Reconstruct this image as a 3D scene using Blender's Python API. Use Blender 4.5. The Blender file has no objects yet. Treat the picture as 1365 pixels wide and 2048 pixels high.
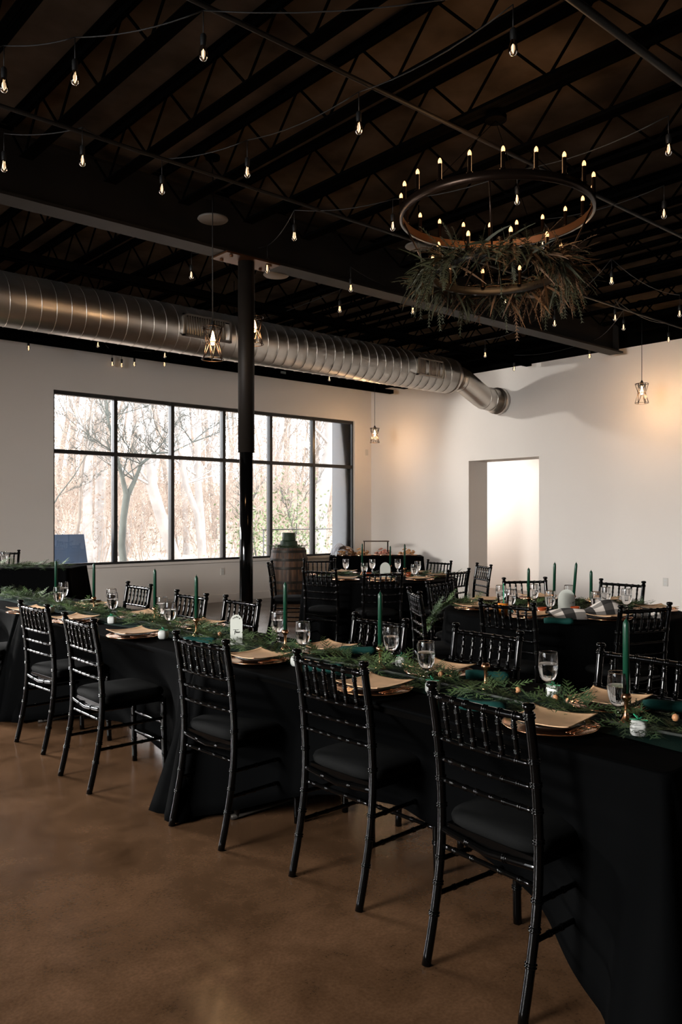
import bpy, math, random
from mathutils import Vector, Matrix
random.seed(7)
PI = math.pi
sc = bpy.context.scene
col = sc.collection
# ------------------------------------------------------------------ camera
F, CX, HY, CH = 1620.0, 682.5, 1033.0, 1.46      # focal length in px, horizon row, eye height
cA, sA = .750, .6614
cam = bpy.data.cameras.new('camera'); camo = bpy.data.objects.new('camera', cam); col.objects.link(camo)
cam.sensor_fit = 'VERTICAL'; cam.sensor_height = 36; cam.sensor_width = 24
cam.lens = F / 2048 * 36; cam.shift_y = 9 / 2048; cam.clip_start = .05; cam.clip_end = 400
camo.location = (0, 0, CH); camo.rotation_euler = (PI / 2, 0, -math.atan2(sA, cA))
sc.camera = camo
# ------------------------------------------------------------------ view, world, lights
vs = sc.view_settings
sc.display_settings.display_device = 'sRGB'
vs.view_transform = 'Standard'; vs.look = 'None'; vs.gamma = 1; vs.use_curve_mapping = False
vs.exposure = 0.1
try:
    sc.cycles.max_bounces = 10; sc.cycles.transmission_bounces = 8; sc.cycles.transparent_max_bounces = 16
    sc.cycles.diffuse_bounces = 4; sc.cycles.glossy_bounces = 4
    sc.cycles.caustics_reflective = False; sc.cycles.caustics_refractive = False
    sc.cycles.sample_clamp_indirect = 4
    sc.cycles.use_denoising = True
except Exception: pass
w = bpy.data.worlds.new('sky'); sc.world = w; w.use_nodes = True
bgn = w.node_tree.nodes['Background']; bgn.inputs[0].default_value = (.93, .96, 1, 1); bgn.inputs[1].default_value = 9.0

def light(name, kind, loc, energy, color=(1, 1, 1), rot=(0, 0, 0), size=None, size_y=None, **k):
    l = bpy.data.lights.new(name, kind); l.energy = energy; l.color = color
    if kind == 'AREA':
        l.shape = 'RECTANGLE'; l.size = size; l.size_y = size_y or size
    elif kind in ('POINT', 'SPOT'): l.shadow_soft_size = size or .03
    for a, b in k.items(): 
        if a == 'portal': l.cycles.is_portal = b
        else: setattr(l, a, b)
    o = bpy.data.objects.new(name, l); o.location = loc; o.rotation_euler = rot; col.objects.link(o); return o
WX0, WX1, WZ0, WZ1 = 4.71, 10.71, .72, 3.33      # the window in view
WY = 11.83                                       # its frame plane
XL, XR, YB, YF = -5.2, 11.16, -4.5, 11.74        # room: left, right, back, window wall
ZT = 3.97; DECK = 4.44
sun = light('sun', 'SUN', (0, 0, 20), 3.2, (1, .93, .84), angle=.02)
sun.rotation_euler = Vector((-.55, .62, -.62)).to_track_quat('-Z', 'Y').to_euler()
light('window_portal', 'AREA', ((WX0 + WX1) / 2, 12.0, 2.02), 1, size=5.9, size_y=2.5, rot=(-PI / 2, 0, 0), portal=True)
# daylight standing just outside the windows that the frame does not show
light('daylight_far_left', 'AREA', (-1.5, 16.0, 4.6), 7000, (1, .965, .92), rot=Vector((.12, -1, -.52)).to_track_quat('-Z', 'Y').to_euler(), size=3.5, size_y=2)
light('far_left_portal', 'AREA', (-.3, 12.05, 1.95), 1, size=4.7, size_y=2.2, rot=(-PI / 2, 0, 0), portal=True)
light('left_portal', 'AREA', (XL - .25, 4.2, 1.95), 1, size=2.2, size_y=5.1, rot=(0, -PI / 2, 0), portal=True)
light('daylight_left', 'AREA', (-10.0, 4.2, 3.3), 3600, (1, .965, .92), rot=Vector((1, .1, -.10)).to_track_quat('-Z', 'Y').to_euler(), size=3.5, size_y=2)

# ------------------------------------------------------------------ picture geometry helpers (measured points -> places)
def _ray(px, py):
    u = (px - CX) / F
    return Vector((sA + u * cA, cA - u * sA, -(py - HY) / F))
def onz(px, py, z):
    r = _ray(px, py); return Vector((0, 0, CH)) + r * ((z - CH) / r.z)
def atd(px, d, z=0):
    r = _ray(px, HY) * d; return Vector((r.x, r.y, z))

# ------------------------------------------------------------------ materials
def nodes(name):
    m = bpy.data.materials.new(name); m.use_nodes = True
    return m, m.node_tree, m.node_tree.nodes['Principled BSDF']
def mat(name, color, rough=.5, metal=0, noise=0, nscale=20, bump=0, bscale=None, emit=None, estr=0, coat=0, sheen=0, spec=None, alpha=None, trans=0, ior=1.45):
    m, t, b = nodes(name); N, L = t.nodes, t.links
    b.inputs['Base Color'].default_value = (*color, 1)
    b.inputs['Roughness'].default_value = rough; b.inputs['Metallic'].default_value = metal
    b.inputs['IOR'].default_value = ior
    if trans: b.inputs['Transmission Weight'].default_value = trans
    if coat: b.inputs['Coat Weight'].default_value = coat; b.inputs['Coat Roughness'].default_value = .08
    if sheen: b.inputs['Sheen Weight'].default_value = sheen; b.inputs['Sheen Roughness'].default_value = .4; b.inputs['Sheen Tint'].default_value = (*[min(1, c * 3 + .1) for c in color], 1)
    if spec is not None: b.inputs['Specular IOR Level'].default_value = spec
    if emit: b.inputs['Emission Color'].default_value = (*emit, 1); b.inputs['Emission Strength'].default_value = estr
    if noise or bump:
        tc = N.new('ShaderNodeTexCoord'); n = N.new('ShaderNodeTexNoise'); n.inputs['Scale'].default_value = nscale; n.inputs['Detail'].default_value = 5
        L.new(tc.outputs['Object'], n.inputs['Vector'])
        if noise:
            r = N.new('ShaderNodeMapRange'); r.inputs['From Min'].default_value = .3; r.inputs['From Max'].default_value = .7
            r.inputs['To Min'].default_value = 1 - noise; r.inputs['To Max'].default_value = 1 + noise
            L.new(n.outputs['Fac'], r.inputs['Value'])
            mx = N.new('ShaderNodeMix'); mx.data_type = 'RGBA'; mx.blend_type = 'MULTIPLY'; mx.inputs['Factor'].default_value = 1
            mx.inputs['A'].default_value = (*color, 1); L.new(r.outputs['Result'], mx.inputs['B']); L.new(mx.outputs['Result'], b.inputs['Base Color'])
        if bump:
            n2 = n
            if bscale:
                n2 = N.new('ShaderNodeTexNoise'); n2.inputs['Scale'].default_value = bscale; n2.inputs['Detail'].default_value = 4; L.new(tc.outputs['Object'], n2.inputs['Vector'])
            bp = N.new('ShaderNodeBump'); bp.inputs['Strength'].default_value = bump; bp.inputs['Distance'].default_value = .01
            L.new(n2.outputs['Fac'], bp.inputs['Height']); L.new(bp.outputs['Normal'], b.inputs['Normal'])
    return m
def pane_glass(name, tint=(1, 1, 1), refl=.06):
    m = bpy.data.materials.new(name); m.use_nodes = True; t = m.node_tree; N, L = t.nodes, t.links
    N.remove(N['Principled BSDF']); out = N['Material Output']
    tr = N.new('ShaderNodeBsdfTransparent'); tr.inputs[0].default_value = (*tint, 1)
    g = N.new('ShaderNodeBsdfGlossy'); g.inputs['Roughness'].default_value = .02
    fr = N.new('ShaderNodeFresnel'); fr.inputs[0].default_value = 1.5
    mx = N.new('ShaderNodeMixShader'); L.new(fr.outputs[0], mx.inputs[0]); L.new(tr.outputs[0], mx.inputs[1]); L.new(g.outputs[0], mx.inputs[2])
    L.new(mx.outputs[0], out.inputs[0]); return m
def floor_mat():
    m, t, b = nodes('stained_concrete'); N, L = t.nodes, t.links
    tc = N.new('ShaderNodeTexCoord')
    n1 = N.new('ShaderNodeTexNoise'); n1.inputs['Scale'].default_value = 2.6; n1.inputs['Detail'].default_value = 9; n1.inputs['Roughness'].default_value = .7; n1.inputs['Distortion'].default_value = .25
    n2 = N.new('ShaderNodeTexNoise'); n2.inputs['Scale'].default_value = 90; n2.inputs['Detail'].default_value = 4
    L.new(tc.outputs['Object'], n1.inputs['Vector']); L.new(tc.outputs['Object'], n2.inputs['Vector'])
    cr = N.new('ShaderNodeValToRGB'); e = cr.color_ramp.elements
    e[0].position = .3; e[0].color = (.045, .023, .011, 1); e[1].position = .72; e[1].color = (.125, .066, .034, 1)
    L.new(n1.outputs['Fac'], cr.inputs[0])
    mr = N.new('ShaderNodeMapRange'); mr.inputs['From Min'].default_value = .3; mr.inputs['From Max'].default_value = .7; mr.inputs['To Min'].default_value = .82; mr.inputs['To Max'].default_value = 1.15
    L.new(n2.outputs['Fac'], mr.inputs['Value'])
    mx = N.new('ShaderNodeMix'); mx.data_type = 'RGBA'; mx.blend_type = 'MULTIPLY'; mx.inputs['Factor'].default_value = 1
    L.new(cr.outputs[0], mx.inputs['A']); L.new(mr.outputs[0], mx.inputs['B']); L.new(mx.outputs['Result'], b.inputs['Base Color'])
    rr = N.new('ShaderNodeMapRange'); rr.inputs['To Min'].default_value = .12; rr.inputs['To Max'].default_value = .30
    L.new(n1.outputs['Fac'], rr.inputs['Value']); L.new(rr.outputs[0], b.inputs['Roughness'])
    bp = N.new('ShaderNodeBump'); bp.inputs['Strength'].default_value = .06; bp.inputs['Distance'].default_value = .004
    L.new(n2.outputs['Fac'], bp.inputs['Height']); L.new(bp.outputs[0], b.inputs['Normal'])
    b.inputs['Specular IOR Level'].default_value = .5
    return m
def plaid_mat():
    m, t, b = nodes('plaid_wool'); N, L = t.nodes, t.links
    tc = N.new('ShaderNodeTexCoord'); sp = N.new('ShaderNodeSeparateXYZ'); L.new(tc.outputs['UV'], sp.inputs[0])
    def band(o, k, lo, hi):
        a = N.new('ShaderNodeMath'); a.operation = 'MULTIPLY'; a.inputs[1].default_value = k; L.new(o, a.inputs[0])
        f = N.new('ShaderNodeMath'); f.operation = 'FRACT'; L.new(a.outputs[0], f.inputs[0])
        r = N.new('ShaderNodeMapRange'); r.interpolation_type = 'STEPPED'; r.inputs['Steps'].default_value = 2
        g = N.new('ShaderNodeMath'); g.operation = 'GREATER_THAN'; g.inputs[1].default_value = .5; L.new(f.outputs[0], g.inputs[0])
        r2 = N.new('ShaderNodeMapRange'); r2.inputs['To Min'].default_value = lo; r2.inputs['To Max'].default_value = hi; L.new(g.outputs[0], r2.inputs['Value'])
        N.remove(r); return r2.outputs[0]
    a = band(sp.outputs[0], 7, .05, .62); c = band(sp.outputs[1], 3, .3, 1)
    mu = N.new('ShaderNodeMath'); mu.operation = 'MULTIPLY'; L.new(a, mu.inputs[0]); L.new(c, mu.inputs[1])
    cm = N.new('ShaderNodeCombineColor'); 
    for i, k in enumerate((1, .92, .84)):
        q = N.new('ShaderNodeMath'); q.operation = 'MULTIPLY'; q.inputs[1].default_value = k; L.new(mu.outputs[0], q.inputs[0]); L.new(q.outputs[0], cm.inputs[i])
    L.new(cm.outputs[0], b.inputs['Base Color']); b.inputs['Roughness'].default_value = .95
    n = N.new('ShaderNodeTexNoise'); n.inputs['Scale'].default_value = 150; bp = N.new('ShaderNodeBump'); bp.inputs['Strength'].default_value = .4; L.new(n.outputs['Fac'], bp.inputs['Height']); L.new(bp.outputs[0], b.inputs['Normal'])
    return m
def wood_mat(name, c1, c2, scale=(6, 6, .6), rough=.6):
    m, t, b = nodes(name); N, L = t.nodes, t.links
    tc = N.new('ShaderNodeTexCoord'); mp = N.new('ShaderNodeMapping'); mp.inputs['Scale'].default_value = scale
    n = N.new('ShaderNodeTexNoise'); n.inputs['Scale'].default_value = 4; n.inputs['Detail'].default_value = 7; n.inputs['Distortion'].default_value = .8
    L.new(tc.outputs['Object'], mp.inputs[0]); L.new(mp.outputs[0], n.inputs['Vector'])
    cr = N.new('ShaderNodeValToRGB'); cr.color_ramp.elements[0].color = (*c1, 1); cr.color_ramp.elements[1].color = (*c2, 1)
    cr.color_ramp.elements[0].position = .35; cr.color_ramp.elements[1].position = .65
    L.new(n.outputs['Fac'], cr.inputs[0]); L.new(cr.outputs[0], b.inputs['Base Color']); b.inputs['Roughness'].default_value = rough
    return m
def block_mat():
    m, t, b = nodes('grey_block'); N, L = t.nodes, t.links
    tc = N.new('ShaderNodeTexCoord'); mp = N.new('ShaderNodeMapping'); mp.inputs['Rotation'].default_value = (0, -PI / 2, PI / 2)
    br = N.new('ShaderNodeTexBrick'); br.inputs['Color1'].default_value = (.09, .10, .112, 1); br.inputs['Color2'].default_value = (.075, .085, .095, 1); br.inputs['Mortar'].default_value = (.1, .11, .12, 1); br.inputs['Scale'].default_value = 5; br.inputs['Mortar Size'].default_value = .01
    L.new(tc.outputs['Object'], br.inputs[0]); L.new(br.outputs[0], b.inputs['Base Color']); b.inputs['Roughness'].default_value = .9
    return m
M = dict(
    wall=mat('white_wall_paint', (.76, .715, .665), .6, noise=.015, nscale=1.5, bump=.03, bscale=220),
    black=mat('black_ceiling_paint', (.0016, .0015, .0014), .95, noise=.2, nscale=8, spec=0),
    deck=mat('dusty_black_deck', (.052, .039, .029), .9, spec=.0, noise=.45, nscale=2.2),
    girder=mat('dark_girder_paint', (.009, .007, .0055), .55, spec=.2, noise=.2, nscale=4),
    girder2=mat('dull_grey_metal', (.10, .09, .08), .6), frame=mat('black_aluminium', (.012, .012, .012), .35),
    pane=pane_glass('pane_glass'), floor=floor_mat(),
    duct=mat('galvanised_steel', (.60, .565, .52), .34, metal=1, noise=.05, nscale=3),
    lacquer=mat('black_lacquered_wood', (.001, .001, .001), .085, spec=.24),
    cushion=mat('black_cushion_fabric', (.0036, .0038, .0038), .85, bump=.25, nscale=600, spec=.06),
    cloth=mat('black_tablecloth', (.0010, .0011, .0012), .8, bump=.15, nscale=500, spec=.015),
    velvet=mat('emerald_velvet', (.001, .013, .0095), .8, spec=.1, bump=.2, nscale=300), napkin=mat('emerald_napkin', (.002, .032, .027), .8, spec=.2, bump=.2, nscale=300),
    copper=mat('polished_copper', (.78, .42, .24), .18, metal=1), dplate=mat('dark_plate', (.02, .012, .008), .25, coat=.3),
    brass=mat('antique_brass', (.50, .24, .12), .25, metal=1),
    leafp=mat('palm_leaf_plate', (.70, .44, .25), .55, noise=.1, nscale=14),
    candle=mat('green_candle_wax', (.004, .034, .018), .32, spec=.4), wick=mat('wick', (.02, .02, .02), .9),
    glass=mat('clear_glass', (1, 1, 1), .01, trans=1, ior=1.45), water=mat('water', (1, 1, 1), 0, trans=1, ior=1.33),
    favor=mat('white_favor_box', (.62, .63, .60), .5, noise=.1, nscale=30), green=mat('green_ribbon', (.01, .22, .10), .4),
    cedar=mat('cedar_greenery', (.062, .105, .036), .6, noise=.4, nscale=9), cedar2=mat('dark_cedar', (.03, .06, .024), .6, noise=.35, nscale=9),
    dry=mat('rusty_fern', (.12, .058, .022), .65, noise=.5, nscale=7), fern=mat('dusty_green_fern', (.036, .036, .014), .65, noise=.4, nscale=7),
    acrylic=mat('frosted_acrylic', (.62, .64, .58), .35, alpha=None), ink=mat('black_ink', (.01, .01, .01), .5),
    bronze=mat('dark_bronze', (.03, .018, .012), .3, metal=.8), ringin=mat('bronze_inside', (.075, .03, .01), .4, metal=.6),
    bulb=mat('warm_candle_bulb', (1, .7, .4), .3, emit=(1, .50, .20), estr=2.0), fil=mat('glowing_filament', (1, .7, .4), .3, emit=(1, .66, .36), estr=4.5),
    glow=mat('bulb_glow', (1, .8, .6), .4, emit=(1, .70, .42), estr=.45), bigfil=mat('pendant_filament', (1, .7, .4), .3, emit=(1, .66, .34), estr=7),
    bulbglass=pane_glass('bulb_glass', (1, .97, .92)), rubber=mat('black_rubber', (.008, .008, .008), .5),
    whitemetal=mat('white_enamel', (.6, .6, .58), .4), plastic=mat('white_plastic', (.6, .58, .54), .45),
    lens=mat('lit_diffuser', (.9, .88, .84), .5, emit=(1, .93, .85), estr=.6),
    barrel=wood_mat('barrel_oak', (.012, .006, .003), (.095, .042, .017)), iron=mat('dark_hoop_iron', (.03, .026, .022), .5, metal=.7, noise=.3, nscale=12),
    icing=mat('deep_green_icing', (.012, .03, .012), .6, bump=.5, bscale=30, noise=.3, nscale=20),
    beer=mat('amber_drink', (.55, .17, .02), .15), amber=mat('amber_votive_glass', (.28, .05, .015), .15, coat=.5),
    clear=pane_glass('clear_plastic', (.96, .96, .96)), plaid=plaid_mat(),
    cookie=mat('golden_pastry', (.50, .27, .12), .8, noise=.5, nscale=12, bump=.8, bscale=40), cookie2=mat('pink_pastry', (.55, .24, .17), .8, noise=.4, nscale=15, bump=.8, bscale=40),
    wrap=mat('white_tissue', (.6, .62, .68), .5, noise=.1), block=block_mat(),
    blue=mat('navy_board', (.007, .02, .045), .7, noise=.3, nscale=2), bark=mat('pale_bark', (.17, .145, .125), .9, noise=.3, nscale=5, bump=.5),
    bark2=mat('grey_green_bark', (.05, .056, .05), .9, noise=.3, nscale=5, bump=.5), bark3=mat('white_bark', (.27, .25, .235), .85, noise=.2, nscale=4),
    litter=mat('leaf_litter', (.27, .215, .175), .95, noise=.35, nscale=1.4), dleaf=mat('dry_leaves', (.30, .235, .19), .9, noise=.4, nscale=1),
    gleaf=mat('evergreen_leaves', (.11, .145, .065), .8, noise=.4, nscale=3), fnut=mat('gold_nut', (.45, .22, .10), .4),
    beermug=mat('thin_foam', (.6, .5, .4), .6),
)
# ------------------------------------------------------------------ mesh helpers
class MB:
    def __init__(s): s.v = []; s.f = []; s.sm = []; s.uv = None
    def add(s, vs_, fs_, smooth=True):
        b = len(s.v); s.v += [tuple(p) for p in vs_]
        for f in fs_: s.f.append([i + b for i in f]); s.sm.append(smooth)
        return s
    def box(s, c, d, rz=0, m=None, taper=1.0):
        x, y, z = [k / 2 for k in d]; pts = []
        for k in (-1, 1):
            q = taper if k > 0 else 1
            for (i, j) in ((-1, -1), (1, -1), (1, 1), (-1, 1)):
                p = Vector((i * x * q, j * y * q, k * z))
                if m: p = m @ p
                if rz: p = Matrix.Rotation(rz, 3, 'Z') @ p
                pts.append(p + Vector(c))
        return s.add(pts, [(0, 3, 2, 1), (4, 5, 6, 7), (0, 1, 5, 4), (1, 2, 6, 5), (2, 3, 7, 6), (3, 0, 4, 7)], False)
    def bbox(s, a, b):   # from corner to corner
        a = Vector(a); b = Vector(b); return s.box((a + b) / 2, [abs(q) for q in (b - a)])
    def tube(s, path, r, n=8, caps=True, flat=None):
        P = [Vector(p) for p in path]; R = r if hasattr(r, '__len__') else [r] * len(P)
        T = []
        for i in range(len(P)):
            t = P[min(i + 1, len(P) - 1)] - P[max(i - 1, 0)]
            T.append(t.normalized() if t.length > 1e-9 else (T[-1] if T else Vector((0, 0, 1))))
        up = Vector((0, 0, 1)) if abs(T[0].z) < .9 else Vector((1, 0, 0))
        u = T[0].cross(up).normalized(); vs_ = []
        for i, p in enumerate(P):
            u = (u - T[i] * u.dot(T[i])).normalized(); v = T[i].cross(u)
            for k in range(n):
                a = 2 * PI * k / n; vs_.append(p + (u * math.cos(a) + v * math.sin(a) * (flat or 1)) * R[i])
        fs_ = [(i * n + k, i * n + (k + 1) % n, (i + 1) * n + (k + 1) % n, (i + 1) * n + k) for i in range(len(P) - 1) for k in range(n)]
        if caps: fs_ += [tuple(range(n - 1, -1, -1)), tuple((len(P) - 1) * n + k for k in range(n))]
        return s.add(vs_, fs_)
    def lathe(s, prof, n=16, c=(0, 0, 0), closed=False):
        c = Vector(c); vs_ = [c + Vector((r * math.cos(2 * PI * k / n), r * math.sin(2 * PI * k / n), z)) for r, z in prof for k in range(n)]
        fs_ = [(i * n + k, i * n + (k + 1) % n, (i + 1) * n + (k + 1) % n, (i + 1) * n + k) for i in range(len(prof) - 1) for k in range(n)]
        if closed: fs_ += [tuple(range(n - 1, -1, -1)), tuple((len(prof) - 1) * n + k for k in range(n))]
        return s.add(vs_, fs_)
    def torus(s, R, r, c=(0, 0, 0), n=32, m=6, rot=None, a0=0, a1=2 * PI):
        pts = []; full = abs(a1 - a0 - 2 * PI) < 1e-6
        for i in range(n + (0 if full else 1)):
            a = a0 + (a1 - a0) * i / n
            for k in range(m):
                b = 2 * PI * k / m; p = Vector(((R + r * math.cos(b)) * math.cos(a), (R + r * math.cos(b)) * math.sin(a), r * math.sin(b)))
                if rot: p = rot @ p
                pts.append(p + Vector(c))
        q = n + (0 if full else 1)
        fs_ = [(i * m + k, ((i + 1) % q) * m + k, ((i + 1) % q) * m + (k + 1) % m, i * m + (k + 1) % m) for i in range(n) for k in range(m)]
        return s.add(pts, fs_)
    def build(s, name, m, parent=None, bevel=0):
        me = bpy.data.meshes.new(name); me.from_pydata(s.v, [], s.f); me.polygons.foreach_set('use_smooth', s.sm)
        for mm in (m if isinstance(m, (list, tuple)) else [m]): me.materials.append(mm)
        me.update(); o = bpy.data.objects.new(name, me); col.objects.link(o)
        if bevel:
            b = o.modifiers.new('bevel', 'BEVEL'); b.width = bevel; b.segments = 2; b.limit_method = 'ANGLE'
        if parent: o.parent = parent
        return o
def tag(o, label=None, cat=None, group=None, kind=None):
    if label: o['label'] = label
    if cat: o['category'] = cat
    if group: o['group'] = group
    if kind: o['kind'] = kind
    return o
def empty(name, loc=(0, 0, 0), rz=0):
    o = bpy.data.objects.new(name, None); o.empty_display_size = .1; o.location = loc; o.rotation_euler = (0, 0, rz); col.objects.link(o); return o
def copy_tree(o, parent=None):
    c = o.copy(); col.objects.link(c)
    if parent: c.parent = parent
    for ch in list(o.children): copy_tree(ch, c)
    return c
class Kind:
    """one prototype; the first placing moves it, later ones copy it with its parts"""
    def __init__(s, maker): s.maker = maker; s.proto = None
    def put(s, loc, rz=0, label=None, cat=None, group=None, scale=None, rot=None):
        if s.proto is None: s.proto = s.maker(); o = s.proto
        else: o = copy_tree(s.proto)
        o.location = loc; o.rotation_euler = rot if rot else (0, 0, rz)
        if scale: o.scale = (scale, scale, scale) if not hasattr(scale, '__len__') else scale
        else: o.scale = (1, 1, 1)
        return tag(o, label, cat, group)
def struct(name, mb, m, label=None, bevel=0):
    o = mb.build(name, m, bevel=bevel); o['kind'] = 'structure'
    tag(o, label or name.replace('_', ' ')); return o

# ------------------------------------------------------------------ the room
struct('floor', MB().bbox((XL, YB, -.12), (XR + 2.4, YF + .1, 0)), M['floor'], 'brown stained polished concrete floor of the hall')
struct('ceiling', MB().bbox((XL - .1, YB - .1, DECK), (XR + .2, YF + .4, DECK + .12)), M['deck'], 'dark metal roof deck above the joists')
b = MB()                                         # window wall with two openings
W2 = (-2.7, 2.1, .8, 3.1)
b.bbox((XL, YF, 0), (XR, YF + .16, WZ0)); b.bbox((XL, YF, WZ1), (XR, YF + .16, ZT))
b.bbox((XL, YF, WZ0), (W2[0], YF + .16, WZ1)); b.bbox((W2[1], YF, WZ0), (WX0, YF + .16, WZ1)); b.bbox((WX1, YF, WZ0), (XR, YF + .16, WZ1))
b.bbox((W2[0], YF, WZ0), (W2[1], YF + .16, W2[2])); b.bbox((W2[0], YF, W2[3]), (W2[1], YF + .16, WZ1))
struct('wall_front', b, M['wall'], 'off-white wall around the big black-framed window')
OY0, OY1, OZ = 7.77, 9.24, 2.44                  # doorway opening in the right wall
b = MB(); T = .52
b.bbox((XR, YB, 0), (XR + T, OY0, ZT)); b.bbox((XR, OY1, 0), (XR + T, YF + .16, ZT)); b.bbox((XR, OY0, OZ), (XR + T, OY1, ZT))
struct('wall_right', b, M['wall'], 'long off-white wall with the doorless opening')
b = MB(); b.bbox((XR + 2.1, 5, 0), (XR + 2.2, 12, 2.8)); b.bbox((XR + T, 5, 2.7), (XR + 2.2, 12, 2.8)); b.bbox((XR + T, 5, 0), (XR + 2.1, 5.1, 2.8)); b.bbox((XR + T, 11.9, 0), (XR + 2.1, 12, 2.8))
struct('wall_hallway', b, M['wall'], 'white hallway seen through the opening')
b = MB(); LW = (1.6, 6.8, .8, 3.1)
b.bbox((XL - .16, YB, 0), (XL, LW[0], ZT)); b.bbox((XL - .16, LW[1], 0), (XL, YF, ZT)); b.bbox((XL - .16, LW[0], 0), (XL, LW[1], LW[2])); b.bbox((XL - .16, LW[0], LW[3]), (XL, LW[1], ZT))
struct('wall_left', b, M['wall'], 'off-white wall left of the camera')
struct('wall_back', MB().bbox((XL, YB - .16, 0), (XR, YB, ZT)), M['wall'], 'off-white wall behind the camera')
b = MB(); b.bbox((XL - .16, YF, ZT), (XR + .16, YF + .16, DECK)); struct('trim_1', b, M['black'], 'black band above the window wall')
b = MB(); b.bbox((XR, YB, ZT), (XR + .16, YF, DECK)); struct('trim_2', b, M['black'], 'black band above the right wall')
b = MB(); b.bbox((XL - .16, YB, ZT), (XL, YF, DECK)); b.bbox((XL, YB - .16, ZT), (XR, YB, DECK)); struct('trim_3', b, M['black'], 'black band above the unseen walls')
struct('baseboard_front', MB().bbox((XL, YF - .018, 0), (XR, YF, .13)), M['wall'], 'off-white baseboard under the window', bevel=.004)
b = MB(); b.bbox((XR - .018, YB, 0), (XR, OY0, .13)); b.bbox((XR - .018, OY1, 0), (XR, YF, .13)); struct('baseboard_right', b, M['wall'], 'off-white baseboard of the right wall', bevel=.004)
def window(name, x0, x1, z0, z1, zt, n, label, axis='x', pos=WY, sill=True):
    root = empty(name, (0, 0, 0)); root['kind'] = 'structure'; root['label'] = label
    f = MB(); fw = .055; 
    def bb(a0, a1, q0, q1, d=.045):
        if axis == 'x': f.bbox((a0, pos - d, q0), (a1, pos + d, q1))
        else: f.bbox((pos - d, a0, q0), (pos + d, a1, q1))
    bb(x0, x1, z1 - fw, z1); bb(x0, x1, z0, z0 + fw * .6); bb(x0, x1, zt - .03, zt + .03)
    for i in range(n + 1):
        xx = x0 + (x1 - x0) * i / n; bb(max(x0, xx - .03), min(x1, xx + .03), z0, z1, .05)
    f.build('window_frame', M['frame'], root)
    for i in range(n):
        a0 = x0 + (x1 - x0) * i / n + .03; a1 = a0 + (x1 - x0) / n - .06
        for (q0, q1) in ((z0 + .03, zt - .03), (zt + .03, z1 - fw)):
            g = MB()
            if axis == 'x': g.bbox((a0, pos - .004, q0), (a1, pos + .004, q1))
            else: g.bbox((pos - .004, a0, q0), (pos + .004, a1, q1))
            g.build('pane', M['pane'], root)
    if sill: MB().bbox((x0 - .03, YF - .03, z0 - .045), (x1 + .03, YF + .06, z0)).build('window_sill', M['wall'], root, bevel=.006)
    return root
window('window_1', WX0, WX1, WZ0, WZ1, 2.43, 6, 'wide black-framed window of six by two panes')
window('window_2', W2[0], W2[1], W2[2], W2[3], 2.2, 5, 'black-framed window left of the frame', sill=False)
window('window_3', LW[0], LW[1], LW[2], LW[3], 2.2, 5, 'black-framed window in the left wall', axis='y', pos=XL - .08, sill=False)

# ------------------------------------------------------------------ steel: girder, joists, bridging, column
GY = 6.29
b = MB(); x0, x1 = XL + .05, 10.98
b.bbox((x0, GY - .012, 3.88), (x1 - .1, GY + .012, 4.33)); b.bbox((x0, GY - .11, 3.86), (x1, GY + .11, 3.885)); b.bbox((x0, GY - .11, 4.32), (x1 - .1, GY + .11, 4.345))
g = b.build('steel_girder', M['girder']); tag(g, 'black steel girder crossing the room over the column', 'girder')
MB().bbox((x1 - .12, GY - .1, 3.885), (x1 - .1, GY + .1, 4.32)).build('end_plate', M['girder'], g)
b = MB(); b.bbox((4.06, GY - .13, 3.845), (4.66, GY + .13, 3.862)); 
for sx in (-1, 1):
    for sy in (-1, 1): b.lathe([(.001, 3.83), (.018, 3.83), (.018, 3.845)], 6, (4.36 + sx * .22, GY + sy * .08, 0))
b.build('cap_plate', M['ringin'], g)
def joist(y0, y1):
    r = empty('roof_joist')
    for (nm, z0, z1, wd) in (('top_chord', DECK - .055, DECK - .005, .055), ('bottom_chord', 4.055, 4.10, .05)):
        e0, e1 = (y0, y1) if nm == 'top_chord' else (y0 + .35, y1 - .35)
        c = MB(); c.bbox((-wd, e0, z1 - .008), (wd, e1, z1)) if nm == 'top_chord' else c.bbox((-wd, e0, z0), (wd, e1, z0 + .007))
        c.bbox((-.013, e0, z0), (-.006, e1, z1)); c.bbox((.006, e0, z0), (.013, e1, z1)); c.build(nm, M['black'], r)
    wv = MB(); n = int((y1 - y0) / .3); n -= n % 2; st = (y1 - y0) / n; pts = [(0, y0 + st * i, DECK - .03 if i % 2 == 0 else 4.08) for i in range(n + 1)]
    for i in range(n): wv.tube([pts[i], pts[i + 1]], .0095, 6)
    wv.build('web', M['black'], r); return r
jf = Kind(lambda: joist(GY + .02, YF - .02)); jn = Kind(lambda: joist(YB + .05, GY - .02))
ORD = 'first second third fourth fifth sixth seventh eighth ninth tenth eleventh twelfth thirteenth fourteenth fifteenth sixteenth seventeenth eighteenth nineteenth twentieth twenty-first'.split()
X = 10.62; ji = 0
while X > XL + .3:
    if X > 1.2: jf.put((X, 0, 0), label='black roof joist between girder and window wall, %s from the right wall' % ORD[ji], cat='roof joist', group='roof joists between girder and window wall')
    if X > -2.2: jn.put((X, 0, 0), label='black roof joist on the chandelier side of the girder, %s from the right wall' % ORD[ji], cat='roof joist', group='roof joists on the chandelier side of the girder')
    X -= .65; ji += 1
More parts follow.
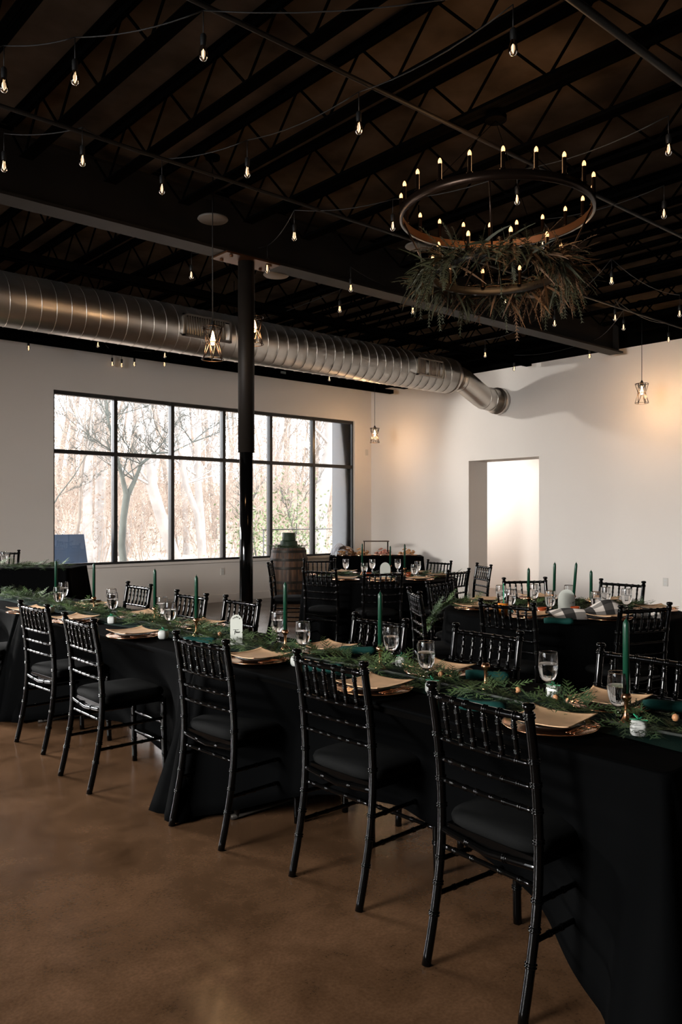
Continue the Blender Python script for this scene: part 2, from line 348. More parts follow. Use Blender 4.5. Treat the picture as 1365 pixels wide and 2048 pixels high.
for (y, z, x1_, r_, lab) in ((2.23, 4.0, 10.9, .022, 'thin dark conduit crossing the ceiling at the top right corner'),
                         (3.51, 4.03, 10.9, .014, 'thin dark conduit crossing above the chandelier'),
                         (5.15, 4.0, 10.9, .014, 'thin dark conduit running just on the chandelier side of the girder')):
    tag(MB().tube([(XL + .1, y, z), (x1_, y, z)], r_, 8).build('conduit', M['girder']), lab, 'conduit')
for (y, z, x1_, h, lab) in ((7.85, 3.90, 11.0, .09, 'black steel bridging beam in front of the silver duct'),
                        (10.62, 3.86, 11.0, .07, 'black bridging beam nearer the duct, ending by the room corner'),
                        (10.95, 3.80, 10.95, .07, 'black bridging beam closest to the window wall')):
    b = MB(); b.bbox((XL + .1, y - .05, z), (x1_, y + .05, z + .008)); b.bbox((XL + .1, y - .05, z), (x1_, y - .042, z + h)); b.bbox((XL + .1, y + .042, z), (x1_, y + .05, z + h))
    tag(b.build('bridging_beam', M['black']), lab, 'beam')
cx, cy = 4.36, GY
colr = empty('steel_column', (cx, cy, 0)); tag(colr, 'round black steel column holding the girder', 'column')
MB().lathe([(.062, .012), (.062, 2.06)], 28, closed=True).build('lower_shaft', M['lacquer'], colr)
MB().lathe([(.077, 2.06), (.077, 3.845)], 28, closed=True).build('upper_sleeve', M['girder'], colr)
MB().box((0, 0, .006), (.25, .25, .012)).build('base_plate', M['black'], colr)

# ------------------------------------------------------------------ duct
DY, DZ, DR = 8.56, 3.70, .28
d = empty('spiral_duct', (6, DY, DZ)); tag(d, 'large silver spiral duct running under the ceiling', 'duct')
L0, L1 = -8.0, 3.92
MB().tube([(L0, 0, 0), (L1 - .12, 0, 0)], DR, 56).build('duct_body', M['duct'], d)
hx = MB(); pts = []; n = int((L1 - .15 - L0) / .16) * 24
for i in range(n + 1):
    a = 2 * PI * i / 24; pts.append((L0 + .16 * i / 24, math.cos(a) * (DR + .001), math.sin(a) * (DR + .001)))
hx.tube(pts, .0042, 6).build('seam', M['duct'], d)
MB().tube([(L1 - .12, 0, 0), (L1 - .04, 0, 0), (L1 + .05, 0, .0)], [DR + .002, DR - .01, .2], 48).build('reducer', M['duct'], d)
el = MB(); path = [(L1 + .03, 0, 0), (L1 + .2, 0, -.02), (L1 + .27, 0, -.035), (L1 + .72, -.0, -.235), (L1 + .8, 0, -.262), (5.13, 0, -.28)]
el.tube(path, .19, 40).build('elbow', M['duct'], d)
b = MB()
for (x, z) in ((L1 + .06, 0), (L1 + .12, -.01), (L1 + .2, -.02), (L1 + .78, -.258), (L1 + .95, -.27)):
    MB().torus(.191, .006, (x, 0, z), 36, 5, Matrix.Rotation(PI / 2, 3, 'Y')).build('clamp_band', M['duct'], d)
b = MB(); b.tube([(5.05, 0, -.28), (5.15, 0, -.28)], .225, 40); b.build('wall_collar', M['duct'], d)
for k, (xa, xb) in enumerate(((4.86, 5.52), (8.82, 9.40))):
    v = MB(); X0, X1 = xa - 6, xb - 6; y = -DR - .012; h = .13
    for (q0, q1, r0, r1) in ((X0, X1, h - .02, h), (X0, X1, -h, -h + .02), (X0, X0 + .02, -h, h), (X1 - .02, X1, -h, h)): v.bbox((q0, y, r0), (q1, y + .11, r1))
    vo = v.build('air_register', M['duct'], d)
    MB().bbox((X0 + .02, y + .03, -h + .02), (X1 - .02, y + .035, h - .02)).build('backing', M['black'], vo)
    sl = MB(); n = 20
    for i in range(1, n): 
        if k == 1 and i in (7, 8, 15, 18, 19): continue
        if k == 0 and i > 17: continue
        xx = X0 + (X1 - X0) * i / n; sl.box((xx, y + .012, 0), (.012, .022, 2 * h - .03))
    sl.build('slat', M['duct'], vo)
for xx in (2.4, 4.0, 5.75, 7.5, 9.2):
    t = MB().tube([(xx, DY, DZ + DR - .005), (xx, DY, 4.43)], .004, 5).build('duct_hanger', M['black'])
    t.parent = d; t.matrix_parent_inverse = Matrix.Translation((-6, -DY, -DZ))
# ------------------------------------------------------------------ fixtures on the ceiling
def downlight():
    r = empty('disc_fixture')
    MB().lathe([(.001, .0), (.13, .0), (.135, .012), (.13, .022), (.001, .022)], 32).build('disc', M['whitemetal'], r)
    MB().lathe([(.045, .022), (.045, .17), (.001, .17)], 20).build('canister', M['whitemetal'], r)
    return r
def ceiling_disc():
    r = empty('ceiling_speaker'); MB().lathe([(.001, .0), (.12, .0), (.13, .01), (.125, .02), (.001, .02)], 32).build('grille', M['girder2'], r)
    MB().tube([(0, 0, .02), (0, 0, .4)], .006, 6).build('mounting_rod', M['black'], r); return r
dk = Kind(downlight); dk2 = Kind(ceiling_disc)
for (px, py, z, lab) in ((567, 755, 4.0, 'white disc fixture with canister above the middle of the window'), (838, 495, 4.0, 'grey disc fixture left of the chandelier greenery'),
                     (426, 441, 3.98, 'dark disc fixture above the caged lamp left of the column'), (553, 552, 3.86, 'round disc fixture right of the column under the girder')):
    (dk if px == 567 else dk2).put(atd(567, 14.1, 3.88) if px == 567 else onz(px, py, z) , label=lab, cat='ceiling fixture')
fx = atd(567, 14.1, 3.88)
light('added_spot', 'SPOT', (8.57, 10.45, 4.02), 170, (1, .96, .9), rot=Vector((2.6, -3.8, -2.2)).to_track_quat('-Z', 'Y').to_euler(), size=.04, spot_size=math.radians(84), spot_blend=.5)  # unseen spot added to throw the duct's diagonal shadow on the right wall
MB().tube([(8.50, 10.54, 4.435), (8.50, 10.54, 4.12), (8.51, 10.53, 4.11), (8.55, 10.48, 4.05)], [.012, .012, .045, .045], 16).build('added_spotlight', M['black'])  # added can for that spot, out of sight behind the duct
tag(bpy.data.objects['added_spotlight'], 'small black spotlight added out of sight above the duct near the window wall', 'spotlight')
light('hallway_lamp', 'POINT', (XR + .8, 10.7, 2.35), 125, (1, .94, .91), size=.1)

def cage_lamp(cord):
    r = empty('cage_pendant')
    c = MB(); R1, R2, R3, h = .088, .053, .090, .265; n = 6
    for (R, z) in ((R1, h), (R2, h * .52), (R3, 0)): c.torus(R, .0042, (0, 0, z), 28, 5)
    for i in range(n):
        a = 2 * PI * i / n; a2 = a + PI / n; P = lambda R, z, q: (R * math.cos(q), R * math.sin(q), z)
        c.tube([P(R1, h, a), P(R2, h * .52, a2)], .0036, 5); c.tube([P(R1, h, a + 2 * PI / n), P(R2, h * .52, a2)], .0036, 5)
        c.tube([P(R2, h * .52, a2), P(R3, 0, a)], .0036, 5); c.tube([P(R2, h * .52, a2), P(R3, 0, a + 2 * PI / n)], .0036, 5)
    for i in range(3):
        a = 2 * PI * i / 3; c.tube([(R1 * math.cos(a), R1 * math.sin(a), h), (0, 0, h + .012)], .003, 5)
    c.build('cage', M['bronze'], r)
    MB().lathe([(.001, h + .055), (.008, h + .05), (.022, h + .02), (.024, h - .02), (.001, h - .02)], 14).build('socket', M['rubber'], r)
    MB().lathe([(.013, h - .02), (.02, h - .045), (.034, h - .09), (.034, h - .115), (.022, h - .14), (.001, h - .147)], 18).build('bulb', M['bulbglass'], r)
    MB().lathe([(.001, h - .025), (.014, h - .045), (.026, h - .085), (.026, h - .108), (.016, h - .13), (.001, h - .138)], 10).build('filament', M['bigfil'], r)
    MB().tube([(0, 0, h + .05), (0, 0, h + .05 + cord)], .004, 6).build('cord', M['rubber'], r)
    MB().lathe([(.06, h + .05 + cord), (.06, h + .075 + cord), (.001, h + .075 + cord)], 20).build('canopy', M['black'], r)
    return r
for (px, dep, z, top, lab) in ((425.5, 6.7, 2.89, 4.415, 'lit wire-cage pendant lamp in front of the duct, left of the column'), (509, 7.9, 3.27, 4.415, 'lit wire-cage pendant lamp half hidden behind the column'),
                          (1284.5, 11.2, 3.16, 4.415, 'lit wire-cage pendant lamp hanging before the right wall'), (750, 15.0, 2.96, 4.415, 'small lit wire-cage pendant lamp in the far corner right of the window')):
    p = atd(px, dep, z - .132); o = cage_lamp(top - p.z - .315); o.location = p; tag(o, lab, 'pendant lamp')
    light('pendant_light', 'POINT', p + Vector((0, 0, .105)), 30 if dep > 10 else 14, (1, .58, .27), size=.07)

# string lights
def sbulb(drop):
    r = empty('string_bulb')
    MB().lathe([(.001, .062), (.012, .06), (.0165, .052), (.0165, .02), (.0145, .0)], 12).build('socket', M['rubber'], r)
    MB().lathe([(.0135, .004), (.015, -.006), (.0225, -.03), (.0245, -.048), (.021, -.064), (.012, -.074), (.001, -.078)], 16).build('glass_bulb', M['bulbglass'], r)
    MB().tube([(-.006, 0, -.004), (-.0115, 0, -.045), (0, 0, -.064), (.0115, 0, -.045), (.006, 0, -.004)], .0018, 5).build('filament', M['fil'], r)
    MB().lathe([(.001, -.008), (.006, -.012), (.010, -.03), (.010, -.045), (.005, -.058), (.001, -.06)], 10).build('glow', M['glow'], r)
    MB().tube([(0, 0, .06), (0, 0, .06 + drop)], .003, 5).build('drop_wire', M['rubber'], r)
    return r
sk = Kind(lambda: sbulb(.12))
BL = {1: (407, 108, 'string-light bulb highest on the left half of the ceiling'), 2: (1027, 97, 'large glowing string-light bulb at the top right of the ceiling'), 3: (150, 157, 'string-light bulb near the top left corner of the ceiling'),
      4: (8, 172, 'string-light bulb cut by the left edge high up'), 5: (718, 257, 'string-light bulb left of the chandelier, above its height'), 6: (1338, 300, 'glowing string-light bulb right of the upper chandelier ring'),
      7: (8, 333, 'string-light bulb by the left edge above the girder'), 8: (165, 322, 'string-light bulb over the girder, left part of the frame'), 9: (495, 345, 'string-light bulb straight above the column top'),
      10: (324, 379, 'string-light bulb low in front of the girder, left of the column'), 11: (1035, 400, 'string-light bulb seen inside the upper chandelier ring'), 12: (1329, 428, 'string-light bulb right of the chandelier at the height of its ring'),
      13: (786, 453, 'string-light bulb touching the left side of the upper chandelier ring'), 14: (589, 473, 'string-light bulb in front of the girder right of the column'), 15: (535, 538, 'string-light bulb beside the column under the girder edge'),
      16: (383, 551, 'string-light bulb among the joists left of the caged lamp'), 17: (702, 577, 'string-light bulb under the girder between column and chandelier'), 18: (680, 619, 'string-light bulb just above the duct right of the column'),
      19: (826, 622, 'string-light bulb under the girder below the chandelier greenery left side'), 20: (1085, 490, 'string-light bulb behind the top of the chandelier greenery'), 21: (1117, 523, 'string-light bulb behind the right side of the chandelier greenery'),
      22: (1012, 601, 'string-light bulb below the centre of the chandelier greenery'), 23: (1224, 562, 'string-light bulb right of the chandelier greenery'), 24: (1231, 636, 'string-light bulb over the right end of the girder'), 25: (1110, 647, 'string-light bulb in front of the girder web right of the greenery'),
      26: (1248, 655, 'dim string-light bulb next to the girder end'), 27: (1338, 680, 'string-light bulb against the right wall, furthest right'), 28: (1180, 713, 'string-light bulb against the right wall under the girder'), 29: (1029, 738, 'string-light bulb against the right wall above the duct collar'),
      30: (971, 710, 'string-light bulb right of the duct register end'), 31: (57, 697, 'string-light bulb low by the window wall, furthest left'), 32: (196, 690, 'string-light bulb just under the duct, above the second window pane'), 33: (220, 730, 'left one of two close string-light bulbs above the window'),
      34: (241, 732, 'right one of two close string-light bulbs above the window'), 35: (269, 729, 'string-light bulb above the window right of the close pair'), 36: (330, 711, 'upper one of two stacked string-light bulbs under the duct'), 37: (329, 729, 'lower one of two stacked string-light bulbs under the duct'),
      38: (659, 758, 'string-light bulb under the duct right of the column'), 39: (1360, 628, 'string-light bulb cut by the right edge below the joists')}
BP = {}
for k, (px, py, lab) in BL.items():
    p = onz(px, py, 3.80); p.z += .04
    p.y = min(p.y, YF - .07); p.x = min(p.x, XR - .07); BP[k] = p
    sk.put(p, rz=random.random() * 3, label=lab, cat='light bulb', group='string lights under the ceiling')
def wire(ids, lab, extra=()):
    P = [BP[i] + Vector((0, 0, .18)) if not hasattr(i, '__len__') else Vector(i) for i in ids]; pts = []
    for a, b_ in zip(P, P[1:]):
        for i in range(9):
            t = i / 8; p = a.lerp(b_, t); p.z += .0; pts.append(p - Vector((0, 0, .09 * 4 * t * (1 - t) * min(1, (a - b_).length / 2.))))
    w_ = MB().tube(pts, .0035, 5).build('light_string', M['rubber']); tag(w_, lab, 'light string')
wire([(.2, 6.5, 4.02), 4, 3, 1, (3.4, 2.0, 4.02)], 'black string-light cable across the top left of the ceiling')
wire([7, 8, 10, 9, 5, 2], 'black string-light cable zigzagging over the left girder half')
wire([16, 15, 14, 13, 11, 6], 'black string-light cable passing behind the upper chandelier ring')
wire([36, 18, 17, 19, 22, 21, 20, 12], 'black string-light cable passing behind the chandelier greenery')
wire([37, 38, 30, 25, 23, 39], 'black string-light cable from the duct to the right edge')
wire([31, 32, 33, 34, 35, 37], 'black string-light cable along the top of the window wall')
wire([29, 28, 26, 24, 27], 'black string-light cable along the top of the right wall')

# ------------------------------------------------------------------ chandelier
cc = atd(992, 5.2, 0)
ch = empty('ring_chandelier', (cc.x, cc.y, 0)); tag(ch, 'two-tier dark ring chandelier with small lit candle bulbs', 'chandelier')
def ring(R, z0, h, nm):
    o = MB(); n = 96; prof = [(R - .018, z0), (R, z0), (R, z0 + h), (R - .018, z0 + h), (R - .018, z0)]
    o.lathe(prof, n); ob = o.build(nm, M['bronze' if nm == 'upper_ring' else 'frame'], ch)
    return ob
ZU, ZL = 3.375, 2.992
ring(.615, ZU, .055, 'upper_ring'); ring(.415, ZL, .05, 'lower_ring')
b = MB(); b.lathe([(.5955, ZU + .003), (.5955, ZU + .052)], 96); b.build('upper_ring_lining', M['ringin'], ch)
def sleeve():
    r = MB().lathe([(.019, 0), (.019, .006), (.0118, .008), (.0118, .100), (.001, .100)], 12).build('candle_sleeve', M['bronze'])
    MB().lathe([(.008, .098), (.0112, .105), (.012, .115), (.008, .128), (.001, .136)], 10).build('candle_bulb', M['bulb'], r)
    return r
s0 = sleeve(); first = True
for (R, z, n, off) in ((.606, ZU + .055, 20, .1), (.406, ZL + .05, 10, .25)):
    for i in range(n):
        a = off + 2 * PI * i / n
        if first: s_ = s0; first = False
        else:
            s_ = s0.copy(); col.objects.link(s_)
            for c_ in s0.children: q = c_.copy(); col.objects.link(q); q.parent = s_
        s_.parent = ch; s_.location = (R * math.cos(a), R * math.sin(a), z)
for i in range(4):
    a = .6 + i * PI / 2
    MB().tube([(.60 * math.cos(a), .60 * math.sin(a), ZU + .03), (.41 * math.cos(a), .42 * math.sin(a), ZL + .03)], .006, 8).build('rod', M['bronze'], ch)
for i in range(3):
    a = .2 + i * 2 * PI / 3
    MB().tube([(.60 * math.cos(a), .60 * math.sin(a), ZU + .05), (0, 0, 4.0)], .0022, 5).build('chain', M['black'], ch)
MB().lathe([(.07, 4.0), (.07, 4.03), (.001, 4.03)], 20).build('ceiling_canopy', M['black'], ch)
light('chandelier_glow', 'POINT', (cc.x, cc.y, 3.72), 16, (1, .55, .25), size=.3)
# hanging greenery on the lower ring
def blade(mb, p, dirv, L, wd, droop, seg=5):
    p = Vector(p); dv = Vector(dirv).normalized(); pts = [p.copy()]
    for i in range(seg):
        dv = (dv + Vector((0, 0, -droop))).normalized(); p = p + dv * (L / seg); pts.append(p.copy())
    side = dv.cross(Vector((random.uniform(-1, 1), random.uniform(-1, 1), .3))).normalized(); V = []
    for i, q in enumerate(pts):
        ww = wd * (1 - (i / seg) ** 2 * .85) * (.6 if i == 0 else 1); V += [q - side * ww, q + side * ww]
    mb.add(V, [(2 * i, 2 * i + 1, 2 * i + 3, 2 * i + 2) for i in range(seg)])
def frond(mb, p, dirv, L, droop, nl=16, lw=.0022, ll=.045):
    p = Vector(p); dv = Vector(dirv).normalized()
    for i in range(nl):
        dv = (dv + Vector((random.uniform(-.06, .06), random.uniform(-.06, .06), -droop))).normalized(); q = p + dv * (L / nl)
        mb.tube([p, q], .0022, 3, caps=False)
        l_ = ll * (1 - .6 * i / nl); side = dv.cross(Vector((0, 0, 1)))
        if side.length < .1: side = dv.cross(Vector((1, 0, 0)))
        side.normalize()
        for s_ in (-1, 1):
            e = q + (side * s_ * .7 + dv * .9 + Vector((0, 0, random.uniform(-.3, .3)))).normalized() * l_
            nrm = dv.cross(side).normalized(); k = (side * s_).cross(nrm).normalized() * lw
            mb.add([q - k, q + k, e], [(0, 1, 2)])
        p = q
gl = empty('greenery_wreath', (cc.x, cc.y, 0)); tag(gl, 'drooping dried fern greenery wrapped round the lower chandelier ring', 'greenery')
for (nm, mm, cnt, sd) in (('green_fronds', 'fern', 520, 1), ('rusty_fronds', 'dry', 300, 2)):
    b = MB(); random.seed(sd)
    for i in range(cnt):
        a = random.uniform(0, 2 * PI)
        if nm == 'rusty_fronds': a = random.gauss(-.6, 1.1)
        # bunch the leaves in sprays
        a = round(a / .33) * .33 + random.gauss(0, .09); R = .43 + random.uniform(-.03, .05); z = ZL + random.uniform(-.02, .08)
        out = Vector((math.cos(a), math.sin(a), 0)); tan = Vector((-math.sin(a), math.cos(a), 0))
        dv = out * random.uniform(-.1, .9) + tan * random.gauss(0, .8) + Vector((0, 0, random.uniform(-.7, .5)))
        L = random.uniform(.12, .30); p = out * R + Vector((0, 0, z))
        if i % 2 == 0: frond(b, p, dv, L, random.uniform(.02, .14), 12, .005, .045)
        else: blade(b, p, dv, L * .85, random.uniform(.006, .011), random.uniform(.04, .22))
    b.build(nm, M[mm], gl)
# ------------------------------------------------------------------ chairs
def bar(mb, P, r, fr, n=10, bulge=1.28, step=.035):
    """a turned bamboo bar: smooth path with small double beads at the fractions fr"""
    P = [Vector(p) for p in P]; L = sum((P[i + 1] - P[i]).length for i in range(len(P) - 1))
    st = []
    for f in fr:
        for (mm, k) in ((-9, 1), (-7.5, 1), (-6.3, 1 + (bulge - 1) * .8), (-4.5, bulge), (-2.7, 1 + (bulge - 1) * .8), (-1.5, 1.04), (1.5, 1.04), (2.7, 1 + (bulge - 1) * .8), (4.5, bulge), (6.3, 1 + (bulge - 1) * .8), (7.5, 1), (9, 1)):
            t = f + mm * .001 * min(1, r / .012 + .2) / L
            if 0 < t < 1: st.append((t, r * k))
    k = max(2, int(L / step))
    for i in range(k + 1):
        t = i / k
        if all(abs(t - f) > .013 / L for f in fr) or i in (0, k): st.append((t, r))
    st.sort(key=lambda q: q[0]); st = [q for a, q in enumerate(st) if a == 0 or q[0] - st[a - 1][0] > 1e-6]
    # tangents from the smooth path, not from the tight bead stations
    pts = [polyat(P, t) for t, _ in st]; tan = [(polyat(P, min(1, t + .02)) - polyat(P, max(0, t - .02))).normalized() for t, _ in st]
    up = Vector((0, 0, 1)) if abs(tan[0].z) < .9 else Vector((1, 0, 0)); u = tan[0].cross(up).normalized(); V = []
    for p, t_, (_, rr) in zip(pts, tan, st):
        u = (u - t_ * u.dot(t_)).normalized(); v = t_.cross(u)
        for q in range(n):
            a = 2 * PI * q / n; V.append(p + (u * math.cos(a) + v * math.sin(a)) * rr)
    m = len(st); mb.add(V, [(i * n + q, i * n + (q + 1) % n, (i + 1) * n + (q + 1) % n, (i + 1) * n + q) for i in range(m - 1) for q in range(n)] + [tuple(range(n - 1, -1, -1)), tuple((m - 1) * n + q for q in range(n))])
def polyat(P, t):
    ls = [(Vector(P[i + 1]) - Vector(P[i])).length for i in range(len(P) - 1)]; T_ = sum(ls); d_ = t * T_
    for i, l_ in enumerate(ls):
        if d_ <= l_ + 1e-9: return Vector(P[i]).lerp(Vector(P[i + 1]), d_ / l_)
        d_ -= l_
    return Vector(P[-1])
_ks = [(0, -.265), (.12, -.236), (.3, -.203), (.45, -.192), (.6, -.197), (.75, -.213), (.92, -.242)]
def postx(z):
    """Lagrange-smoothed side profile of the rear post"""
    for i in range(len(_ks) - 1):
        if z <= _ks[i + 1][0] or i == len(_ks) - 2:
            (z1, x1), (z2, x2) = _ks[i], _ks[i + 1]; z0_, x0_ = _ks[max(0, i - 1)]; z3, x3 = _ks[min(len(_ks) - 1, i + 2)]
            m1 = (x2 - x0_) / (z2 - z0_); m2 = (x3 - x1) / (z3 - z1); h = z2 - z1; t = min(1, max(0, (z - z1) / h))
            return (2 * t**3 - 3 * t**2 + 1) * x1 + (t**3 - 2 * t**2 + t) * h * m1 + (-2 * t**3 + 3 * t**2) * x2 + (t**3 - t**2) * h * m2
def chair():
    r = empty('chiavari_chair'); HB = .197
    for s in (-1, 1):
        P = [(postx(z), s * HB, z) for z in [.895 * k_ / 30 for k_ in range(31)]]
        m_ = MB(); bar(m_, P, .0152, [.18, .29, .38, .57, .67, .757, .835, .985], 12)
        x_, z_ = postx(.9), .9
        m_.lathe([(.011, .893), (.012, .9), (.0195, .906), (.0205, .913), (.0165, .92), (.001, .922)], 12, (x_, s * HB, 0))
        m_.build('rear_leg', M['lacquer'], r)
        m_ = MB(); bar(m_, [(.185, s * .19, 0), (.178, s * .188, .2), (.175, s * .185, .44)], .0155, [.3, .5, .62, .8], 10); m_.build('leg', M['lacquer'], r)
    def curved(z, bow, e=0, off=.0):
        x0_ = postx(z) + off; return [(x0_ - bow * (1 - (t / 3) ** 2) if abs(t) < 3 else x0_, t / 3 * (HB - e), z) for t in (-3, -2, -1, 0, 1, 2, 3)]
    m_ = MB(); bar(m_, curved(.875, .012), .0115, [.12, .26, .4, .6, .74, .88]); m_.build('top_rail', M['lacquer'], r)
    for z in (.735, .665, .595):
        m_ = MB(); bar(m_, curved(z, .008), .0085, [.15, .3, .42, .58, .7, .85]); m_.build('back_rail', M['lacquer'], r)
    for i in range(6):
        y = -.197 + .394 * (i + 1) / 7; bow0 = .012 * (1 - (y / .197) ** 2)
        m_ = MB(); bar(m_, [(postx(.735) - bow0 * .7, y, .735), (postx(.805) - bow0 - .001, y, .805), (postx(.87) - bow0, y, .87)], .0078, [.22, .55, .8], 8, bulge=1.4); m_.build('spindle', M['lacquer'], r)
    # seat frame: side rails, front rail, arched rear rail
    m_ = MB(); m_.box((-.005, 0, .438), (.37, .37, .03), taper=.98); bar(m_, [(postx(.43) + .0, -.19, .43), (-.2, 0, .415), (postx(.43), .19, .43)], .012, [.3, .7]); m_.build('seat_frame', M['lacquer'], r, bevel=.01)
    sd = []
    for z in (.33, .22):
        for s in (-1, 1):
            m_ = MB(); bar(m_, [(postx(z), s * .195, z), (.178, s * .188, z)], .0085, [.2, .35, .65, .8]); m_.build('stretcher', M['lacquer'], r)
    for (x_, z) in ((None, .375), (.178, .30), (.178, .19)):
        xx = postx(z) if x_ is None else x_
        m_ = MB(); bar(m_, [(xx, -.19, z), (xx, .19, z)], .0085, [.15, .35, .65, .85]); m_.build('stretcher', M['lacquer'], r)
    # cushion
    m_ = MB(); n = 40; prof = [(.0, .453), (.93, .453), (.985, .462), (1.0, .478), (.97, .493), (.88, .502), (.5, .508), (.0, .509)]
    V = []
    for (q, z) in prof:
        for k in range(n):
            a = 2 * PI * k / n; ca, sa = math.cos(a), math.sin(a); e = .38
            V.append((.0 + .2 * q * math.copysign(abs(ca) ** e, ca), .2 * q * math.copysign(abs(sa) ** e, sa) * (1.0 + .04 * ca), z))
    m_.add(V, [(i * n + k, i * n + (k + 1) % n, (i + 1) * n + (k + 1) % n, (i + 1) * n + k) for i in range(len(prof) - 1) for k in range(n)])
    m_.build('seat', M['cushion'], r); return r
ck = Kind(chair)
def put_chair(bx, by, face, label, group):
    f = math.radians(face); x = bx + .242 * math.cos(f); y = by + .242 * math.sin(f)
    ck.put((x, y, 0), f, label, 'chair', group)
G1 = 'chairs on the near side of the long table'; G2 = 'chairs on the far side of the long table'; G3 = 'chairs round the left round table'; G4 = 'chairs round the right round table'
for (x, y, a, lab) in ((1.963, 1.595, 357, 'black chiavari chair nearest the camera at the long table, in the right foreground'), (2.05, 2.40, 1, 'black chiavari chair second from the right foreground, dark cushion tucked under the long table'),
                   (1.96, 3.20, 3, 'black chiavari chair in the middle of the near row, beside the hanging tablecloth corner'), (1.85, 4.27, 359, 'black chiavari chair fourth from the foreground, bright floor showing under its seat'),
                   (1.925, 5.13, 3, 'black chiavari chair furthest left whose whole back shows'), (1.93, 6.17, 0, 'black chiavari chair cut by the left edge, only its cushion corner in view')):
    put_chair(x, y, a, lab, G1)
for (x, y, a, lab) in ((3.15, 6.07, 180, 'black chair across the long table, furthest left with wall behind it'), (3.06, 5.10, 181, 'black chair across the long table in front of the grey floor, left of the column'),
                   (3.11, 4.53, 180, 'black chair across the long table in front of the column foot'), (3.09, 3.18, 180, 'black chair across the long table behind the tall green candle in the middle'),
                   (3.16, 2.50, 180, 'black chair across the long table between the middle candle and the empty brass holder'), (3.12, 1.66, 180, 'black chair across the long table cut by the right edge')):
    put_chair(x, y, a, lab, G2)
for (x, y, a, lab) in ((5.82, 7.90, 317, 'black chair side-on in front of the wooden barrel'), (5.42, 6.49, 19, 'black chair with its back to the camera right of the barrel'), (6.70, 8.02, 235, 'black chair behind the left round table next to the barrel'),
                   (5.70, 5.82, 62, 'black chair with its back to the camera at the middle of the left round table'), (6.44, 5.46, 98, 'black chair at the right end of the left round table, back to the camera'),
                   (7.39, 5.89, 152, 'black chair set apart, angled before the doorless opening'), (7.59, 6.75, 178, 'black chair behind the left round table against the white wall')):
    put_chair(x, y, a, lab, G3)
for (x, y, a, lab) in ((4.40, 4.17, 325, 'black chair seen edge-on at the left of the right round table'), (5.19, 4.62, 281, 'black chair behind the greenery at the left of the right round table'), (6.0, 4.33, 240, 'black chair behind the right round table, left of its candles'),
                   (6.38, 3.60, 180, 'black chair behind the right round table, right of its candles'), (4.25, 3.21, 5, 'black chair with its back to the camera, left front of the right round table'), (4.75, 2.52, 72, 'black chair with its back to the camera by the plaid blanket')):
    put_chair(x, y, a, lab, G4)

